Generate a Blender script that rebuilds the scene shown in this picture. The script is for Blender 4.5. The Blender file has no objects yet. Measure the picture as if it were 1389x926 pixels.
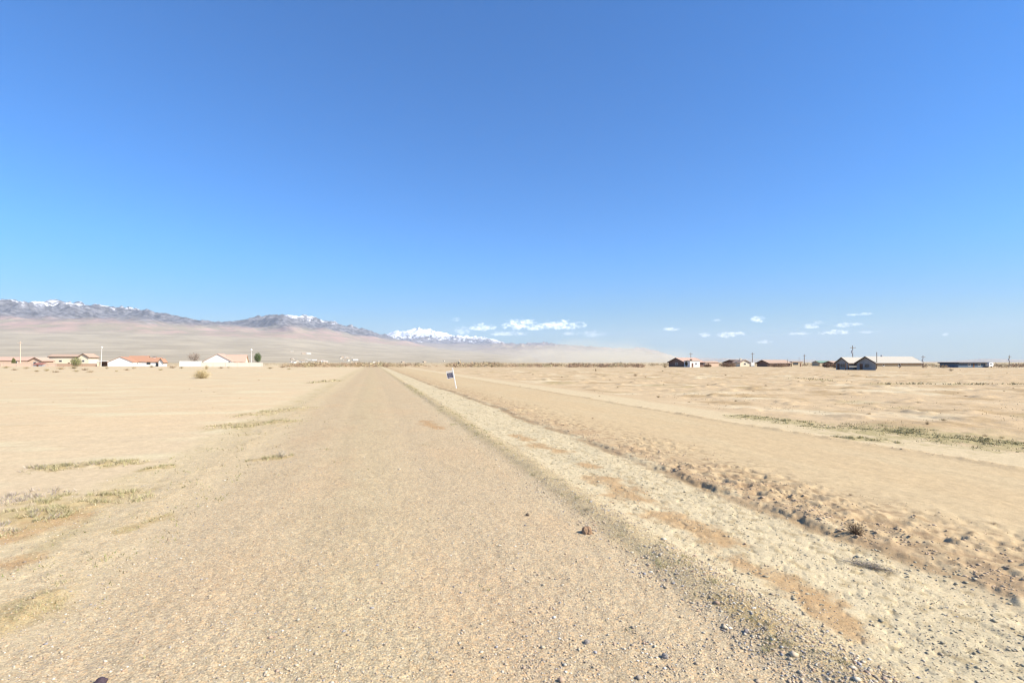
import bpy, bmesh, math, random
import numpy as np
from mathutils import Vector, Matrix

random.seed(7)
rng = np.random.default_rng(11)
R = math.radians
S = bpy.context.scene
COL = S.collection

# ------------------------------------------------------------------ camera
F = 694.5            # focal length in photo pixels (90 degree lens)
CAM_H = 2.5
HZ = 491.0
TH = R(15.27)
FW = np.array([math.sin(TH), math.cos(TH)])
RT = np.array([math.cos(TH), -math.sin(TH)])

def gp(px, py):
    """ground point seen at photo pixel"""
    d = F*CAM_H/(py-HZ)
    r = (px-694.5)/F*d
    p = d*FW + r*RT
    return float(p[0]), float(p[1])

def at(px, depth):
    r = (px-694.5)/F*depth
    p = depth*FW + r*RT
    return float(p[0]), float(p[1])

def zat(py, depth):
    return CAM_H + (HZ-py)/F*depth

cd = bpy.data.cameras.new('camera')
cam = bpy.data.objects.new('camera', cd)
COL.objects.link(cam)
cam.location = (0, 0, CAM_H)
cam.rotation_euler = (R(90), 0, -TH)
cd.sensor_width = 36
cd.lens = 18.0
cd.shift_y = (HZ-463)/1389.0
cd.clip_start = 0.05
cd.clip_end = 120000
S.camera = cam

# ------------------------------------------------------------------ noise
_perm = rng.permutation(4096)
_ang = rng.random(4096)*2*np.pi
_gx, _gy = np.cos(_ang), np.sin(_ang)
def perlin(x, y):
    xi = np.floor(x).astype(np.int64); yi = np.floor(y).astype(np.int64)
    xf = x-xi; yf = y-yi
    def h(i, j):
        return _perm[(_perm[i & 4095] + j) & 4095]
    u = xf*xf*xf*(xf*(xf*6-15)+10); v = yf*yf*yf*(yf*(yf*6-15)+10)
    a = h(xi, yi); b = h(xi+1, yi); c = h(xi, yi+1); d = h(xi+1, yi+1)
    n00 = _gx[a]*xf+_gy[a]*yf
    n10 = _gx[b]*(xf-1)+_gy[b]*yf
    n01 = _gx[c]*xf+_gy[c]*(yf-1)
    n11 = _gx[d]*(xf-1)+_gy[d]*(yf-1)
    return ((n00*(1-u)+n10*u)*(1-v) + (n01*(1-u)+n11*u)*v)*1.5
def fbm(x, y, o=4, g=.5):
    s = 0; a = 1; t = 0
    for k in range(o):
        s = s + a*perlin(x*2**k+17.3*k, y*2**k-9.1*k); t += a; a *= g
    return s/t
def ridged(x, y, o=6, g=.52):
    s = 0; a = 1; t = 0; w = 1
    for k in range(o):
        n = 1-np.abs(perlin(x*2.03**k+31*k, y*2.03**k+7*k))*1.6
        n = n*n*w
        w = np.clip(n*1.6, 0, 1)
        s = s+a*n; t += a; a *= g
    return s/t
def ss(a, b, x):
    t = np.clip((x-a)/(b-a), 0, 1)
    return t*t*(3-2*t)
def segdist(x, y, p0, p1):
    dx, dy = p1[0]-p0[0], p1[1]-p0[1]
    L = dx*dx+dy*dy+1e-9
    t = np.clip(((x-p0[0])*dx+(y-p0[1])*dy)/L, 0, 1)
    return np.hypot(x-p0[0]-t*dx, y-p0[1]-t*dy)

# ------------------------------------------------------------------ materials
def mat(name, col, rough=.9, var=.12, scale=6.0, spec=.2, metal=0.0):
    m = bpy.data.materials.new(name); m.use_nodes = True
    nt = m.node_tree; b = nt.nodes['Principled BSDF']
    b.inputs['Roughness'].default_value = rough
    b.inputs['Specular IOR Level'].default_value = spec
    b.inputs['Metallic'].default_value = metal
    tc = nt.nodes.new('ShaderNodeTexCoord')
    n = nt.nodes.new('ShaderNodeTexNoise'); n.inputs['Scale'].default_value = scale
    n.inputs['Detail'].default_value = 5
    nt.links.new(tc.outputs['Object'], n.inputs['Vector'])
    mr = nt.nodes.new('ShaderNodeMapRange')
    mr.inputs['To Min'].default_value = 1-var*1.6; mr.inputs['To Max'].default_value = 1+var*1.6
    nt.links.new(n.outputs['Fac'], mr.inputs['Value'])
    mx = nt.nodes.new('ShaderNodeVectorMath'); mx.operation = 'SCALE'
    mx.inputs[0].default_value = col[:3]
    nt.links.new(mr.outputs['Result'], mx.inputs['Scale'])
    nt.links.new(mx.outputs['Vector'], b.inputs['Base Color'])
    return m

def attr_mat(name, attr='tint', rough=.95, spec=.1, noise_scale=None, var=.2, two_sided=0.0):
    m = bpy.data.materials.new(name); m.use_nodes = True
    nt = m.node_tree; b = nt.nodes['Principled BSDF']
    b.inputs['Roughness'].default_value = rough
    b.inputs['Specular IOR Level'].default_value = spec
    a = nt.nodes.new('ShaderNodeAttribute'); a.attribute_name = attr
    out = a.outputs['Color']
    if noise_scale:
        tc = nt.nodes.new('ShaderNodeTexCoord')
        n = nt.nodes.new('ShaderNodeTexNoise'); n.inputs['Scale'].default_value = noise_scale
        nt.links.new(tc.outputs['Object'], n.inputs['Vector'])
        mr = nt.nodes.new('ShaderNodeMapRange')
        mr.inputs['To Min'].default_value = 1-var; mr.inputs['To Max'].default_value = 1+var
        nt.links.new(n.outputs['Fac'], mr.inputs['Value'])
        mx = nt.nodes.new('ShaderNodeVectorMath'); mx.operation = 'SCALE'
        nt.links.new(out, mx.inputs[0]); nt.links.new(mr.outputs['Result'], mx.inputs['Scale'])
        out = mx.outputs['Vector']
    nt.links.new(out, b.inputs['Base Color'])
    return m

# ------------------------------------------------------------------ mesh helpers
def np_mesh(name, verts, faces_flat, nper, tint=None, smooth=False):
    """verts (n,3), faces_flat (m*nper) ints"""
    me = bpy.data.meshes.new(name)
    nv = len(verts); nf = len(faces_flat)//nper
    me.vertices.add(nv); me.vertices.foreach_set('co', np.asarray(verts, np.float32).ravel())
    me.loops.add(nf*nper); me.loops.foreach_set('vertex_index', np.asarray(faces_flat, np.int32))
    me.polygons.add(nf)
    me.polygons.foreach_set('loop_start', np.arange(0, nf*nper, nper, dtype=np.int32))
    me.polygons.foreach_set('loop_total', np.full(nf, nper, np.int32))
    if smooth:
        me.polygons.foreach_set('use_smooth', np.ones(nf, bool))
    me.update(calc_edges=True)
    if tint is not None:
        a = me.color_attributes.new('tint', 'FLOAT_COLOR', 'POINT')
        c = np.ones((nv, 4), np.float32); c[:, :3] = tint
        a.data.foreach_set('color', c.ravel())
    return me

def add(name, me, m=None, parent=None, loc=(0, 0, 0), rz=0.0):
    o = bpy.data.objects.new(name, me); COL.objects.link(o)
    if m is not None and me is not None and not me.materials:
        me.materials.append(m)
    o.location = loc; o.rotation_euler = (0, 0, rz)
    if parent: o.parent = parent
    return o

def tag(o, label=None, cat=None, group=None, kind=None):
    if label: o['label'] = label
    if cat: o['category'] = cat
    if group: o['group'] = group
    if kind: o['kind'] = kind
    return o

def thing(name, label, cat, loc=(0, 0, 0), rz=0.0, group=None):
    o = bpy.data.objects.new(name, None); COL.objects.link(o)
    o.empty_display_size = .3
    o.location = loc; o.rotation_euler = (0, 0, rz)
    return tag(o, label, cat, group)

def copy_tree(o, parent=None):
    c = o.copy(); COL.objects.link(c); c.parent = parent
    for ch in list(o.children):
        copy_tree(ch, c)
    return c

class MB:
    def __init__(s): s.v = []; s.f = []
    def box(s, x0, x1, y0, y1, z0, z1):
        b = len(s.v)
        s.v += [(x0,y0,z0),(x1,y0,z0),(x1,y1,z0),(x0,y1,z0),(x0,y0,z1),(x1,y0,z1),(x1,y1,z1),(x0,y1,z1)]
        s.f += [tuple(b+i for i in q) for q in ((0,3,2,1),(4,5,6,7),(0,1,5,4),(1,2,6,5),(2,3,7,6),(3,0,4,7))]
        return s
    def tube(s, p0, p1, r0, r1=None, n=8):
        r1 = r0 if r1 is None else r1
        p0 = Vector(p0); p1 = Vector(p1); d = (p1-p0).normalized()
        a = d.orthogonal().normalized(); c = d.cross(a)
        b = len(s.v)
        for p, r in ((p0, r0), (p1, r1)):
            for k in range(n):
                t = 2*math.pi*k/n
                s.v.append(tuple(p+(a*math.cos(t)+c*math.sin(t))*r))
        for k in range(n):
            s.f.append((b+k, b+(k+1) % n, b+n+(k+1) % n, b+n+k))
        s.f.append(tuple(b+k for k in reversed(range(n)))); s.f.append(tuple(b+n+k for k in range(n)))
        return s
    def poly(s, pts, thick):
        """extrude closed planar polygon pts by vector thick"""
        b = len(s.v); n = len(pts)
        s.v += [tuple(p) for p in pts]; s.v += [tuple(Vector(p)+Vector(thick)) for p in pts]
        s.f.append(tuple(b+k for k in reversed(range(n)))); s.f.append(tuple(b+n+k for k in range(n)))
        for k in range(n):
            s.f.append((b+k, b+(k+1) % n, b+n+(k+1) % n, b+n+k))
        return s
    def ball(s, c, r, n=8, m=6, sz=1.0):
        b = len(s.v)
        for j in range(m+1):
            ph = math.pi*j/m
            for k in range(n):
                t = 2*math.pi*k/n
                s.v.append((c[0]+r*math.sin(ph)*math.cos(t), c[1]+r*math.sin(ph)*math.sin(t), c[2]-r*sz*math.cos(ph)))
        for j in range(m):
            for k in range(n):
                s.f.append((b+j*n+k, b+j*n+(k+1) % n, b+(j+1)*n+(k+1) % n, b+(j+1)*n+k))
        return s
    def build(s, name, m, parent=None, bevel=0.0):
        me = bpy.data.meshes.new(name); me.from_pydata(s.v, [], s.f)
        bm = bmesh.new(); bm.from_mesh(me)
        bmesh.ops.remove_doubles(bm, verts=bm.verts, dist=1e-5)
        bmesh.ops.recalc_face_normals(bm, faces=bm.faces)
        if bevel: bmesh.ops.bevel(bm, geom=list(bm.edges), offset=bevel, segments=1, affect='EDGES')
        bm.to_mesh(me); bm.free()
        return add(name, me, m, parent)

# ------------------------------------------------------------------ ground description
GREEN = [ # p0, p1, half width, strength, density
    (gp(1185, 584), gp(1355, 602), 1.4, .95),
    (gp(1155, 594), gp(1200, 598), .35, 1.0),
    (gp(1012, 565), gp(1080, 573), .7, .8),
    (gp(78, 633), gp(160, 627), .42, .9),
    (gp(-40, 715), gp(120, 680), .75, .75),
    (gp(200, 636), gp(225, 633), .16, .9),
    (gp(345, 625), gp(388, 620), .2, .8),
    (gp(315, 578), gp(372, 573), .8, .6),
    (gp(345, 562), gp(395, 556), .8, .5),
    (gp(0, 848), gp(75, 808), .22, .7),
    (gp(425, 519), gp(455, 516), 1.0, .6),
    (gp(1195, 521), gp(1250, 521), 1.0, .6),
    (gp(1300, 521.5), gp(1389, 522), 1.1, .6),
    (gp(1085, 514), gp(1120, 516), 1.5, .5),
    (gp(225, 699), gp(165, 722), .12, .8),
    (gp(985, 820), gp(1040, 850), .12, .8),
]
ORANGE = [
    (gp(815, 648), gp(868, 676), .33), (gp(905, 700), gp(982, 732), .3),
    (gp(1010, 762), gp(1090, 806), .22), (gp(1105, 815), gp(1150, 850), .16),
    (gp(-10, 768), gp(20, 762), .2), (gp(723, 603), gp(757, 610), .3),
    (gp(790, 628), gp(803, 632), .16), (gp(575, 572), gp(595, 582), .25),
    (gp(90, 700), gp(-30, 740), .35), (gp(700, 590), gp(718, 596), .2),
]
def bankx(y):
    return 6.55 + .28*fbm(y*.16, y*0+3.1, 4) + .10*fbm(y*1.3, y*0+8.1, 3) + ss(30, 60, y)*-.25
def edge2x(y):
    return 14.35 + .5*fbm(y*.06, y*0+5.7, 3)

def height(x, y):
    r = np.hypot(x, y)
    near = 1-ss(18, 60, r)
    mid = 1-ss(90, 260, r)
    h = .05*fbm(x*.05+3, y*.05, 3)*mid
    # road: low crown, faint wheel tracks
    road = 1-ss(3.0, 3.7, np.abs(x))
    h = h + road*(.03*(1-(x/3.6)**2) - .012*np.exp(-((np.abs(x)-1.0)/.35)**2))
    h = h + road*near*(.008*fbm(x*3, y*1.5, 3) + .010*fbm(x*9, y*9, 3))
    # berm with stones and weeds along the right edge
    bx = 3.62+.12*fbm(y*.3, y*0+1.7, 3)
    berm = np.exp(-((x-bx)/.3)**2)
    h = h + berm*(.055+.03*fbm(x*2, y*2, 3))*mid
    h = h + np.exp(-((x+3.7)/.5)**2)*(.03+.02*fbm(x*2, y*1.2+5, 3))*mid
    # pale strip: pitted crust
    pale = ss(3.7, 4.3, x)*(1-ss(6.2, 6.8, x))
    pit = fbm(x*8.5+40, y*6.5, 3)
    h = h + pale*near*(.020*fbm(x*2.2, y*1.4, 4) + .006*fbm(x*7, y*5, 3) - .016*ss(.16, .42, pit))
    # bank: the graded strip sits a hand above the pale one
    b = bankx(y)
    amp = .04+.055*ss(.05, .4, fbm(y*.30+1.2, y*0+9.4, 3))+.10*np.exp(-((y-1.5)/1.6)**2)+.06*np.exp(-((y-6.6)/.7)**2)
    jag = .24*fbm(x*1.6, y*1.6+4, 4)+.16*fbm(x*6, y*6, 3)
    up = ss(-.12, .14, x-b+jag)
    far_keep = 1-ss(70, 200, r)
    down2 = 1-ss(-.1, .5, x-edge2x(y))
    h = h + up*down2*amp*.8*far_keep*np.maximum(0.25, np.exp(-np.maximum(x-b, 0)/3.5))
    # a small gully cut at the foot of the bank
    h = h - near*np.exp(-((x-b+.16)/.13)**2)*.02*ss(.0, .35, fbm(y*.6, y*0+2.2, 2))
    # torn, clodded tracks just above the bank
    tr = ss(.1, .5, x-b)*(1-ss(1.4, 3.2, x-b))*ss(-.3, .3, fbm(x*.5+3, y*.4, 3))
    cl = fbm(x*3.1+9, y*3.1, 4)
    tread = np.sin((x*1.9+y*3.6)*1.7+2.5*fbm(x*.8, y*.8, 3))
    h = h + tr*near*(.045*np.maximum(cl, 0)*2.0 - .05*ss(.12, .4, -cl) + .045*tread*ss(-.2, .4, fbm(x*.5, y*.35+3, 2)))
    # broken ridges where the bank grows towards the near end
    br = np.exp(-((x-b-.9)/.95)**2)*(1-ss(8, 15, y))
    h = h + br*(.085*np.maximum(0, ridged(x*2.3+y*.8, y*1.3-x*.6, 5)-.25) + .03*fbm(x*6, y*6, 3))
    # graded surface
    gr = ss(2.0, 3.0, x-b)*down2
    h = h + gr*near*(.008*fbm(x*4, y*2, 3) + 0.0025*np.sin(x*9+1.5*fbm(x*.4, y*.2, 2)))
    # little windrow at the far side of the graded strip
    e2 = edge2x(y)
    wr = np.exp(-((x-e2)/.22)**2)
    h = h + wr*(.03+.09*np.maximum(0, fbm(x*1.7, y*1.7, 3)+.12))*far_keep
    # rough field on the right
    fld = ss(17.0, 20.5, x)
    rough = fbm(x*.16+5, y*.16, 4)
    h = h + fld*mid*(.16*rough + .15*ss(.22, .5, fbm(x*.30+70, y*.30, 3)) + .10*np.maximum(0, fbm(x*.7+7, y*.7, 4)) + .05*fbm(x*.9, y*.9, 3))
    # wind-smoothed drifts on the left
    lf = 1-ss(-5.6, -4.4, x)
    h = h + lf*mid*(.06*fbm(x*.12+9, y*.22, 3) + .022*fbm(x*.5, y*1.1, 3)*near)
    sh = ss(-5.6, -4.8, x)*(1-ss(-3.6, -3.1, x))
    h = h + sh*near*(.016*fbm(x*4, y*4, 3))
    for p0, p1, w, s in GREEN[:10]:
        d = segdist(x, y, p0, p1)
        h = h + .05*np.exp(-(d/(w*.8))**2)*(.6+.8*fbm(x*3, y*3, 2))*(w < 1.5)
    return h

def soil(x, y):
    r = np.hypot(x, y)
    n1 = fbm(x*.35+2, y*.22, 4); n2 = fbm(x*1.6, y*1.1+8, 4); n3 = fbm(x*.08+4, y*.05, 4)
    A = lambda *c: np.array(c)[None, :]
    X = x + .22*n1 + .08*n2
    def mixc(c, new, m): return c*(1-m[:, None]) + new*m[:, None]
    c = np.repeat(A(.490, .392, .270), len(x), 0)               # left sand
    c = mixc(c, A(.510, .398, .268), ss(-.15, .35, n3)*.8)
    c = mixc(c, A(.520, .455, .315), ss(.0, .4, fbm(x*.16+20, y*.4, 4))*.8)
    c = mixc(c, A(.41, .30, .19), ss(.18, .5, fbm(x*.22+50, y*.6+3, 5))*.45*(1-ss(-12, -5, x)))
    m = ss(-5.7, -4.6, X); c = mixc(c, A(.480, .400, .268), m)    # shoulder
    c = mixc(c, A(.40, .33, .19), m*(1-ss(-4.4, -3.0, X))*ss(.0, .4, fbm(x*1.3+44, y*.5, 4))*.6)
    m = ss(-4.3, -2.1, X + .5*n2 + .5*n1); c = mixc(c, A(.438, .360, .248), m)    # road
    # wheel paths paler & greyer, patches pinker
    onroad = ss(-4.1, -2.3, X)*(1-ss(3.1, 3.6, X))
    c = mixc(c, A(.440, .368, .245), onroad*np.exp(-((x+.25)/.9)**2)*.8)
    c = mixc(c, A(.455, .355, .235), onroad*ss(.0, .4, fbm(x*.5+30, y*.25, 4))*.6)
    c = mixc(c, A(.395, .318, .210), onroad*ss(.1, .45, fbm(x*.8+60, y*.4, 4))*.35)
    m = ss(2.75, 3.1, X)*(1-ss(3.1, 3.4, X)); c = mixc(c, A(.46, .39, .27), m*.5*ss(3, 9, y))
    m = ss(3.2, 3.5, X); c = mixc(c, A(.400, .335, .215), m)
    m = ss(3.75, 4.15, X); c = mixc(c, A(.505, .432, .298), m)
    m2 = m*(1-ss(6.2, 6.6, X))
    c = mixc(c, A(.43, .375, .265), m2*ss(0, .4, fbm(x*.9+11, y*.5, 4))*.7)
    c = mixc(c, A(.30, .235, .135), m2*ss(.10, .36, fbm(x*6+11, y*4.0, 4))*.62)
    b = bankx(y)
    m = ss(-.25, .3, x-b+.5*n2); c = mixc(c, A(.450, .348, .222), m)     # graded tan strip
    c = mixc(c, A(.38, .27, .17), ss(-.2, 0, x-b)*(1-ss(.5, 1.8, x-b))*ss(-.2, .35, n2)*.8)
    c = mixc(c, A(.30, .215, .13), np.exp(-((x-b+.12)/.16)**2)*ss(-.45, .2, fbm(x*2, y*.7, 4))*.85)  # bank's shadow painted as a brown line along its foot
    c = mixc(c, A(.29, .21, .13), ss(-.2, .1, x-b)*(1-ss(1.8, 3.8, x-b))*ss(.07, .32, fbm(x*4.5+y*2, y*4.5-x*2, 4))*.85)  # dark strokes paint the clods' small shadows into the soil
    br = np.exp(-((x-b-.9)/1.0)**2)*(1-ss(8, 15, y))
    c = mixc(c, A(.27, .19, .12), br*(1-ss(.12, .26, ridged(x*2.3+y*.8, y*1.3-x*.6, 5)))*.6)  # shade in the hollows between the ridges, painted darker
    gm = ss(1.5, 3, x-b)
    c = mixc(c, A(.455, .365, .240), gm*ss(-.1, .4, fbm(x*.5, y*.12, 3))*.7)
    e2 = edge2x(y)
    m = ss(-.1, .25, x-e2+.15*n2); c = mixc(c, A(.490, .402, .272), m)
    m = ss(2.3, 3.3, x-e2+.5*n1); c = mixc(c, A(.455, .350, .232), m)
    f = ss(17.5, 19, x)
    c = mixc(c, A(.53, .455, .325), f*ss(.05, .45, fbm(x*.13+33, y*.13, 4))*.85)
    c = mixc(c, A(.33, .24, .14), f*ss(.02, .42, fbm(x*.24+77, y*.24, 5))*.8)
    c = mixc(c, A(.30, .25, .13), f*ss(.25, .5, fbm(x*.12+7, y*.2+9, 4))*.5)
    # far ground melts into one dry plain
    far = ss(250, 900, r); c = mixc(c, A(.42, .345, .235), far)
    # iron-stained bare patches
    for p0, p1, w in ORANGE:
        d = segdist(x, y, p0, p1)/w + 1.5*n2 + 1.1*fbm(x*5, y*4, 4)
        c = mixc(c, A(.385, .262, .145), (1-ss(.3, 1.7, d))*.85)
    for p0, p1, w, s in GREEN:
        d = segdist(x, y, p0, p1)/w + 1.6*n2 + 1.3*fbm(x*5, y*4+3, 4)
        c = mixc(c, (A(.33, .28, .155) if s > .9 or w == .7 else A(.36, .285, .155)), (1-ss(.2, 1.8, d))*s)
    c = c*(1+((.16-.10*onroad)*fbm(x*7, y*6, 3)*(1-ss(20, 60, r)))[:, None])
    grav = np.clip(onroad + ss(3.2, 3.5, X)*(1-ss(3.9, 4.3, X)) + .7*ss(-5.6, -4.2, X)*(1-ss(-3.6, -3, X)), 0, 1)
    grav = np.maximum(grav, .35*ss(3.9, 4.2, X)*(1-ss(6.3, 6.7, x)))
    c = c*np.array([[1.03, 1.0, .91]])
    return np.clip(c, .02, .8), grav

# ------------------------------------------------------------------ ground sheet
def make_ground():
    a1 = np.arange(-49, 49.01, .125)
    a2 = np.arange(50.5, 310, 2.0)
    ang = np.radians(np.concatenate([a1, a2])) + TH
    rr = [0.35, 0.8, 1.4, 2.0, 2.6]
    r = 3.0
    while r < 300:
        rr.append(r); r += max(.018, r*.0058)
    while r < 39500:
        rr.append(r); r *= 1.09
    rr.append(39500)
    rr = np.array(rr)
    na, nr = len(ang), len(rr)
    RR, AA = np.meshgrid(rr, ang, indexing='ij')
    x = (RR*np.sin(AA)).ravel(); y = (RR*np.cos(AA)).ravel()
    z = height(x, y)
    c, g = soil(x, y)
    x = np.append(x, 0); y = np.append(y, 0); z = np.append(z, 0)
    c = np.vstack([c, c[:1]]); g = np.append(g, 1)
    i = np.arange(nr-1)[:, None]; j = np.arange(na)[None, :]; jn = (j+1) % na
    q = np.stack([i*na+j, i*na+jn, (i+1)*na+jn, (i+1)*na+j], -1)
    q = q[..., ::-1].reshape(-1, 4)
    # centre fan is made of degenerate-free quads: centre, a, b, c
    ctr = na*nr
    k = np.arange(0, na-1, 2)
    fan = np.stack([np.full(len(k), ctr), (k+2) % na, k+1, k], -1)
    q = np.vstack([q, fan])
    me = np_mesh('ground', np.stack([x, y, z], 1), q.ravel(), 4, c, smooth=True)
    ga = me.attributes.new('gravel', 'FLOAT', 'POINT'); ga.data.foreach_set('value', g.astype(np.float32))
    m = bpy.data.materials.new('desert_soil'); m.use_nodes = True
    nt = m.node_tree; N = nt.nodes; L = nt.links; b = N['Principled BSDF']
    b.inputs['Roughness'].default_value = 1.0; b.inputs['Specular IOR Level'].default_value = 0.05
    at_ = N.new('ShaderNodeAttribute'); at_.attribute_name = 'tint'
    ag = N.new('ShaderNodeAttribute'); ag.attribute_name = 'gravel'
    tc = N.new('ShaderNodeTexCoord')
    def vor(scale):
        v = N.new('ShaderNodeTexVoronoi'); v.inputs['Scale'].default_value = scale
        L.new(tc.outputs['Object'], v.inputs['Vector']); return v
    def noi(scale, d=4):
        v = N.new('ShaderNodeTexNoise'); v.inputs['Scale'].default_value = scale; v.inputs['Detail'].default_value = d
        L.new(tc.outputs['Object'], v.inputs['Vector']); return v
    def rng_(sock, a, b_, c_, d_):
        mr = N.new('ShaderNodeMapRange'); mr.inputs['From Min'].default_value = a; mr.inputs['From Max'].default_value = b_
        mr.inputs['To Min'].default_value = c_; mr.inputs['To Max'].default_value = d_; L.new(sock, mr.inputs['Value']); return mr.outputs['Result']
    def math_(op, a, b_):
        n = N.new('ShaderNodeMath'); n.operation = op
        for k, s in enumerate((a, b_)):
            if isinstance(s, (int, float)): n.inputs[k].default_value = s
            else: L.new(s, n.inputs[k])
        return n.outputs[0]
    v1 = vor(48); v2 = vor(95)
    sep = N.new('ShaderNodeSeparateColor'); L.new(v1.outputs['Color'], sep.inputs[0])
    sep2 = N.new('ShaderNodeSeparateColor'); L.new(v2.outputs['Color'], sep2.inputs[0])
    peb = math_('ADD', math_('MULTIPLY', math_('SUBTRACT', sep.outputs[0], .5), .36), math_('MULTIPLY', math_('SUBTRACT', sep2.outputs[0], .5), .36))
    crack = rng_(v1.outputs['Distance'], .3, .75, 0.03, -.10)
    peb = math_('ADD', peb, crack)
    peb = math_('MULTIPLY', peb, ag.outputs['Fac'])
    n1 = noi(14, 6); n2 = noi(2.2, 6); n3 = noi(60, 2)
    dirt = math_('ADD', rng_(n1.outputs['Fac'], .3, .7, -.06, .06), rng_(n2.outputs['Fac'], .3, .7, -.05, .05))
    dirt = math_('ADD', dirt, rng_(n3.outputs['Fac'], .3, .7, -.12, .12))
    k = math_('ADD', math_('ADD', peb, dirt), 1.0)
    sc = N.new('ShaderNodeVectorMath'); sc.operation = 'SCALE'; L.new(at_.outputs['Color'], sc.inputs[0]); L.new(k, sc.inputs['Scale'])
    # pebble hue differences
    hue = N.new('ShaderNodeMixRGB'); hue.blend_type = 'MULTIPLY'
    ramp = N.new('ShaderNodeValToRGB'); e = ramp.color_ramp.elements
    e[0].position = 0; e[0].color = (.80, .80, .86, 1); e[1].position = 1; e[1].color = (1.12, .98, .88, 1)
    e2 = e.new(.5); e2.color = (1, 1, 1, 1)
    L.new(sep.outputs[1], ramp.inputs[0]); L.new(ag.outputs['Fac'], hue.inputs['Fac'])
    L.new(sc.outputs['Vector'], hue.inputs['Color1']); L.new(ramp.outputs['Color'], hue.inputs['Color2'])
    L.new(hue.outputs['Color'], b.inputs['Base Color'])
    hgt = math_('ADD', math_('MULTIPLY', math_('MULTIPLY', v1.outputs['Distance'], -.006), ag.outputs['Fac']), math_('MULTIPLY', n1.outputs['Fac'], .009))
    hgt = math_('ADD', hgt, math_('MULTIPLY', n3.outputs['Fac'], .004))
    bp = N.new('ShaderNodeBump'); bp.inputs['Strength'].default_value = .8; bp.inputs['Distance'].default_value = 1.0
    L.new(hgt, bp.inputs['Height']); L.new(bp.outputs['Normal'], b.inputs['Normal'])
    tag(add('ground', me, m), kind='structure')
make_ground()

def H(x, y):
    return float(height(np.array([float(x)]), np.array([float(y)]))[0])

# ------------------------------------------------------------------ stones and clods
def scatter_stones(name, x, y, size, cols, m, flat=.6, sink=.25):
    n = len(x)
    z = height(x, y)
    base = np.array([(1,0,0),(-1,0,0),(0,1,0),(0,-1,0),(0,0,1),(0,0,-1),(.6,.6,.45),(-.6,.55,.4),(.55,-.6,.4),(-.6,-.6,.45)], float)
    from mathutils.bvhtree import BVHTree
    bm = bmesh.new()
    for v in base: bm.verts.new(v)
    res = bmesh.ops.convex_hull(bm, input=list(bm.verts))
    bm.faces.ensure_lookup_table(); bm.verts.index_update()
    tris = [[v.index for v in f.verts] for f in bm.faces]
    bm.free()
    tris = np.array(tris)
    nb = len(base)
    V = base[None]*(1+rng.uniform(-.3, .3, (n, nb, 1)))
    sc = rng.uniform(.6, 1.15, (n, 1, 3)); sc[:, :, 2] *= flat
    V = V*sc
    a = rng.uniform(0, 6.283, n); ca, sa = np.cos(a)[:, None], np.sin(a)[:, None]
    X = V[:, :, 0]*ca-V[:, :, 1]*sa; Y = V[:, :, 0]*sa+V[:, :, 1]*ca
    s = size[:, None]
    P = np.stack([X*s+x[:, None], Y*s+y[:, None], V[:, :, 2]*s+z[:, None]+s*flat*(1-sink*2)*.5], -1).reshape(-1, 3)
    Fc = (tris[None]+(np.arange(n)*nb)[:, None, None]).ravel()
    me = np_mesh(name, P, Fc, 3, np.repeat(cols, nb, 0))
    return add(name, me, m)

stone_mat = attr_mat('stone_faces', noise_scale=60, var=.25)
def polar_pts(n, r0, r1, p=1.0, a0=-50, a1=50):
    u = rng.random(n)
    r = r0*(r1/r0)**(u**p)
    a = np.radians(rng.uniform(a0, a1, n))+TH
    return r*np.sin(a), r*np.cos(a), r
x, y, r = polar_pts(240000, 3.3, 24, 1.0)
w = np.where(np.abs(x) < 3.3, .42, 0)
w = np.where((x > 3.1) & (x < 4.0), 1.0, w)
w = np.where((x > 4.0) & (x < 6.4), .22, w)
w = np.where((x < -3.2) & (x > -5.4), .4, w)
w = w*(.35+1.1*ss(-.3, .4, fbm(x*.9+3, y*.7, 4)))
k = rng.random(len(x)) < w
x, y, r = x[k], y[k], r[k]
size = np.exp(rng.normal(math.log(.0055), .48, len(x)))
size = np.where((x > 2.9) & (x < 4.2), size*1.35, size)
size = np.minimum(size, .04)
pal = np.array([(.48,.39,.27),(.42,.33,.23),(.52,.45,.34),(.30,.25,.19),(.34,.32,.31),(.62,.58,.50),(.20,.18,.17),(.42,.30,.21)])
pi = rng.choice(len(pal), len(x), p=[.33,.20,.19,.08,.06,.03,.02,.09])
cols = pal[pi]*rng.uniform(.85, 1.15, (len(x), 1))
tag(scatter_stones('gravel', x, y, size, cols, stone_mat), 'loose pebbles in tan, grey and white strewn over the dirt road', 'gravel', kind='stuff')

# soil clods along the torn bank and windrow
n = 8500
y = 1.5+38*rng.random(n)**1.6
x = bankx(y)+np.abs(rng.normal(.35, .75, n))
k = fbm(x*1.1, y*.9, 3)+.25*rng.random(n) > .02
x, y = x[k], y[k]
n2_ = 1300
y2 = 6+60*rng.random(n2_); x2 = edge2x(y2)+rng.normal(0, .16, n2_)
k = fbm(x2*.8, y2*.8, 3)+.3*rng.random(n2_) > .1
x = np.concatenate([x, x2[k]]); y = np.concatenate([y, y2[k]])
n3_ = 9000
y3 = 2+24*rng.random(n3_)**1.5; x3 = rng.uniform(4.0, 6.9, n3_)
k = fbm(x3*1.3+4, y3*1.1, 3)+.3*rng.random(n3_) > .1
nbank = len(x)
x = np.concatenate([x, x3[k]]); y = np.concatenate([y, y3[k]])
size = np.minimum(np.exp(rng.normal(math.log(.013), .5, len(x))), .055)
size[nbank:] *= .75
cols = np.array([(.47, .35, .235)])*rng.uniform(.85, 1.1, (len(x), 1))
cols[nbank:] = np.array([(.44, .38, .26)])*rng.uniform(.7, 1.1, (len(x)-nbank, 1))
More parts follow.
